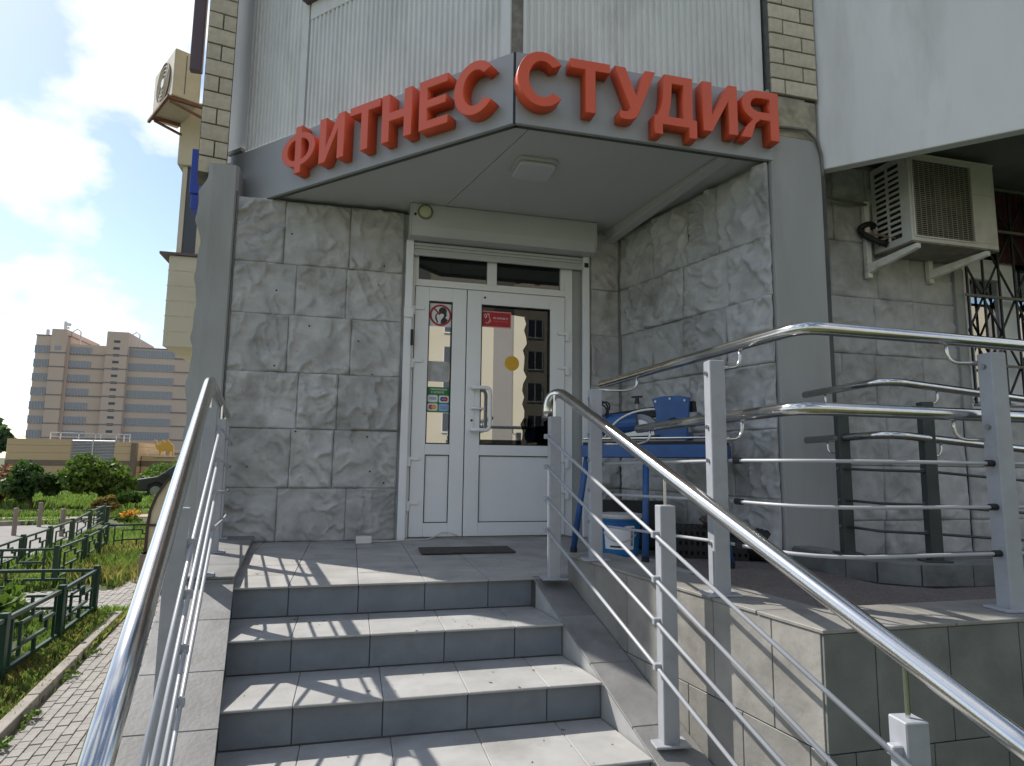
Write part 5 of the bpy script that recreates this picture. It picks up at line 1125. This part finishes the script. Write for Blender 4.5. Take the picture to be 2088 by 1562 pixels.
# parking building far behind
PB = thing('parking_building', 'tall pinkish beige parking building with grey louvre bands far behind the podium', 'building', (-38, 132, G))
def pbox(name, x0, x1, z0, z1, dy=0, mat=mPark, dep=14): return build(name, MB().box((x0,125+dy,z0),(x1,125+dep,z1)), mat, PB)
pbox('wall', -53.6,-48.4,-3,21.55); pbox('wall', -48.4,-39.2,-3,20.3,.15); pbox('wall', -39.2,-12,-3,20.15,.1)
t1 = pbox('stair_tower', -51.05,-48.75,-3,22.7,-.8); t2 = pbox('stair_tower', -42.5,-39.1,-3,22.75,-.9)
F0 = 19.85; FH = 2.44
for k in range(9):
    zt = F0-FH*k; zb = zt-1.38
    if zt < 0: break
    for x0, x1, dy in ((-53.62,-51.06,-.04),(-48.45,-45.1,.10),(-39.05,-31.7,.05)):
        x0s = x0-(.06*k if x0 < -50 else .04*k)*0
        w_ = build('window', MB().box((x0s,125+dy-.02,zb),(x1,125+dy+.3,zt)), mParkW, PB); sl_ = MB(); n = int((x1-x0)/.42)
        for j in range(n+1): xx = x0s+(x1-x0s)*j/n; sl_.box((xx-.05,125+dy-.09,zb),(xx+.05,125+dy-.021,zt))
        build('mullion', sl_, M('parking_fin',(.40,.38,.38),.6), w_)
    for x0, x1, dy in ((-45.1,-42.5,.05),(-31.7,-12,.0),(-51.12,-48.70,-.85),(-42.56,-39.04,-.95),(-48.45,-45.1,.02)): build('floor_band', MB().box((x0,125+dy,zb-.02),(x1,125+dy+.4,zb+.20)), mParkB, PB)
for k in range(15):
    z = 21.0-1.22*k; build('window', MB().box((-41.35,124.07,z-.22),(-40.35,124.12,z+.22)), mOppW, PB)
build('window', MB().box((-50.4,124.17,19.0),(-49.4,124.22,19.8)), mParkW, PB)
an = MB(); an.bar((-50.2,127,22.7),(-50.2,127,24.6),.35,.35,(0,1,0)); an.bar((-50.2,127,24.1),(-49.3,126.6,24.0),.4,.5); an.bar((-50.3,127,23.4),(-49.6,127,23.5),.3,.3); an.bar((-52.8,127,21.5),(-52.8,127,23.0),.4,.4,(0,1,0)); build('antenna', an, mWhiteM, PB)
rg_ = MB()
for x in (-48.0,-38.6):
    rg_.tube([(x-.6,126,20.3),(x-.6,126,22.6)]+[(x+.1,126,23.2)]+[(x+.7,126,22.7),(x+.7,126,20.3)], .1, 6)
build('ladder_rail', rg_, mWhiteM, PB)
build('roof_coping', MB().box((-53.7,124.9,21.55),(-48.3,139,21.72)), mParkB, PB); build('roof_coping', MB().box((-39.2,124.95,20.15),(-12,139,20.3)), mParkB, PB)
# the block across the yard, seen mirrored in the panes
OB = thing('opposite_building', 'tall cream apartment block across the yard, mirrored in the door and window panes', 'building', (10, -46, G))
build('wall', MB().box((-30,-58,G-.1),(75,-44,18)), mCream, OB)
for k in range(13):
    x = -26.1+7.6*k; build('grey_strip', MB().box((x,-44.001,G),(x+1.75,-43.9,18)), mTaupe, OB)
    wn = MB(); fr = MB()
    for f in range(6):
        z = .3+2.9*f
        for x1 in (x+3.2,):
            wn.box((x1,-43.995,z),(x1+1.3,-43.93,z+1.6)); fr.box((x1-.1,-43.925,z-.1),(x1+1.4,-43.88,z)); fr.box((x1+.61,-43.925,z),(x1+.69,-43.88,z+1.6)); fr.box((x1-.07,-43.924,z),(x1,-43.88,z+1.6)); fr.box((x1+1.3,-43.924,z),(x1+1.37,-43.88,z+1.6))
    w_ = build('window', wn, mOppW, OB); build('frame', fr, mWhiteL, w_)
for o in list(bpy.data.objects):      # tidy empty test data
    if o.type == 'MESH' and len(o.data.vertices) == 0: bpy.data.objects.remove(o)
bpy.context.view_layer.update()
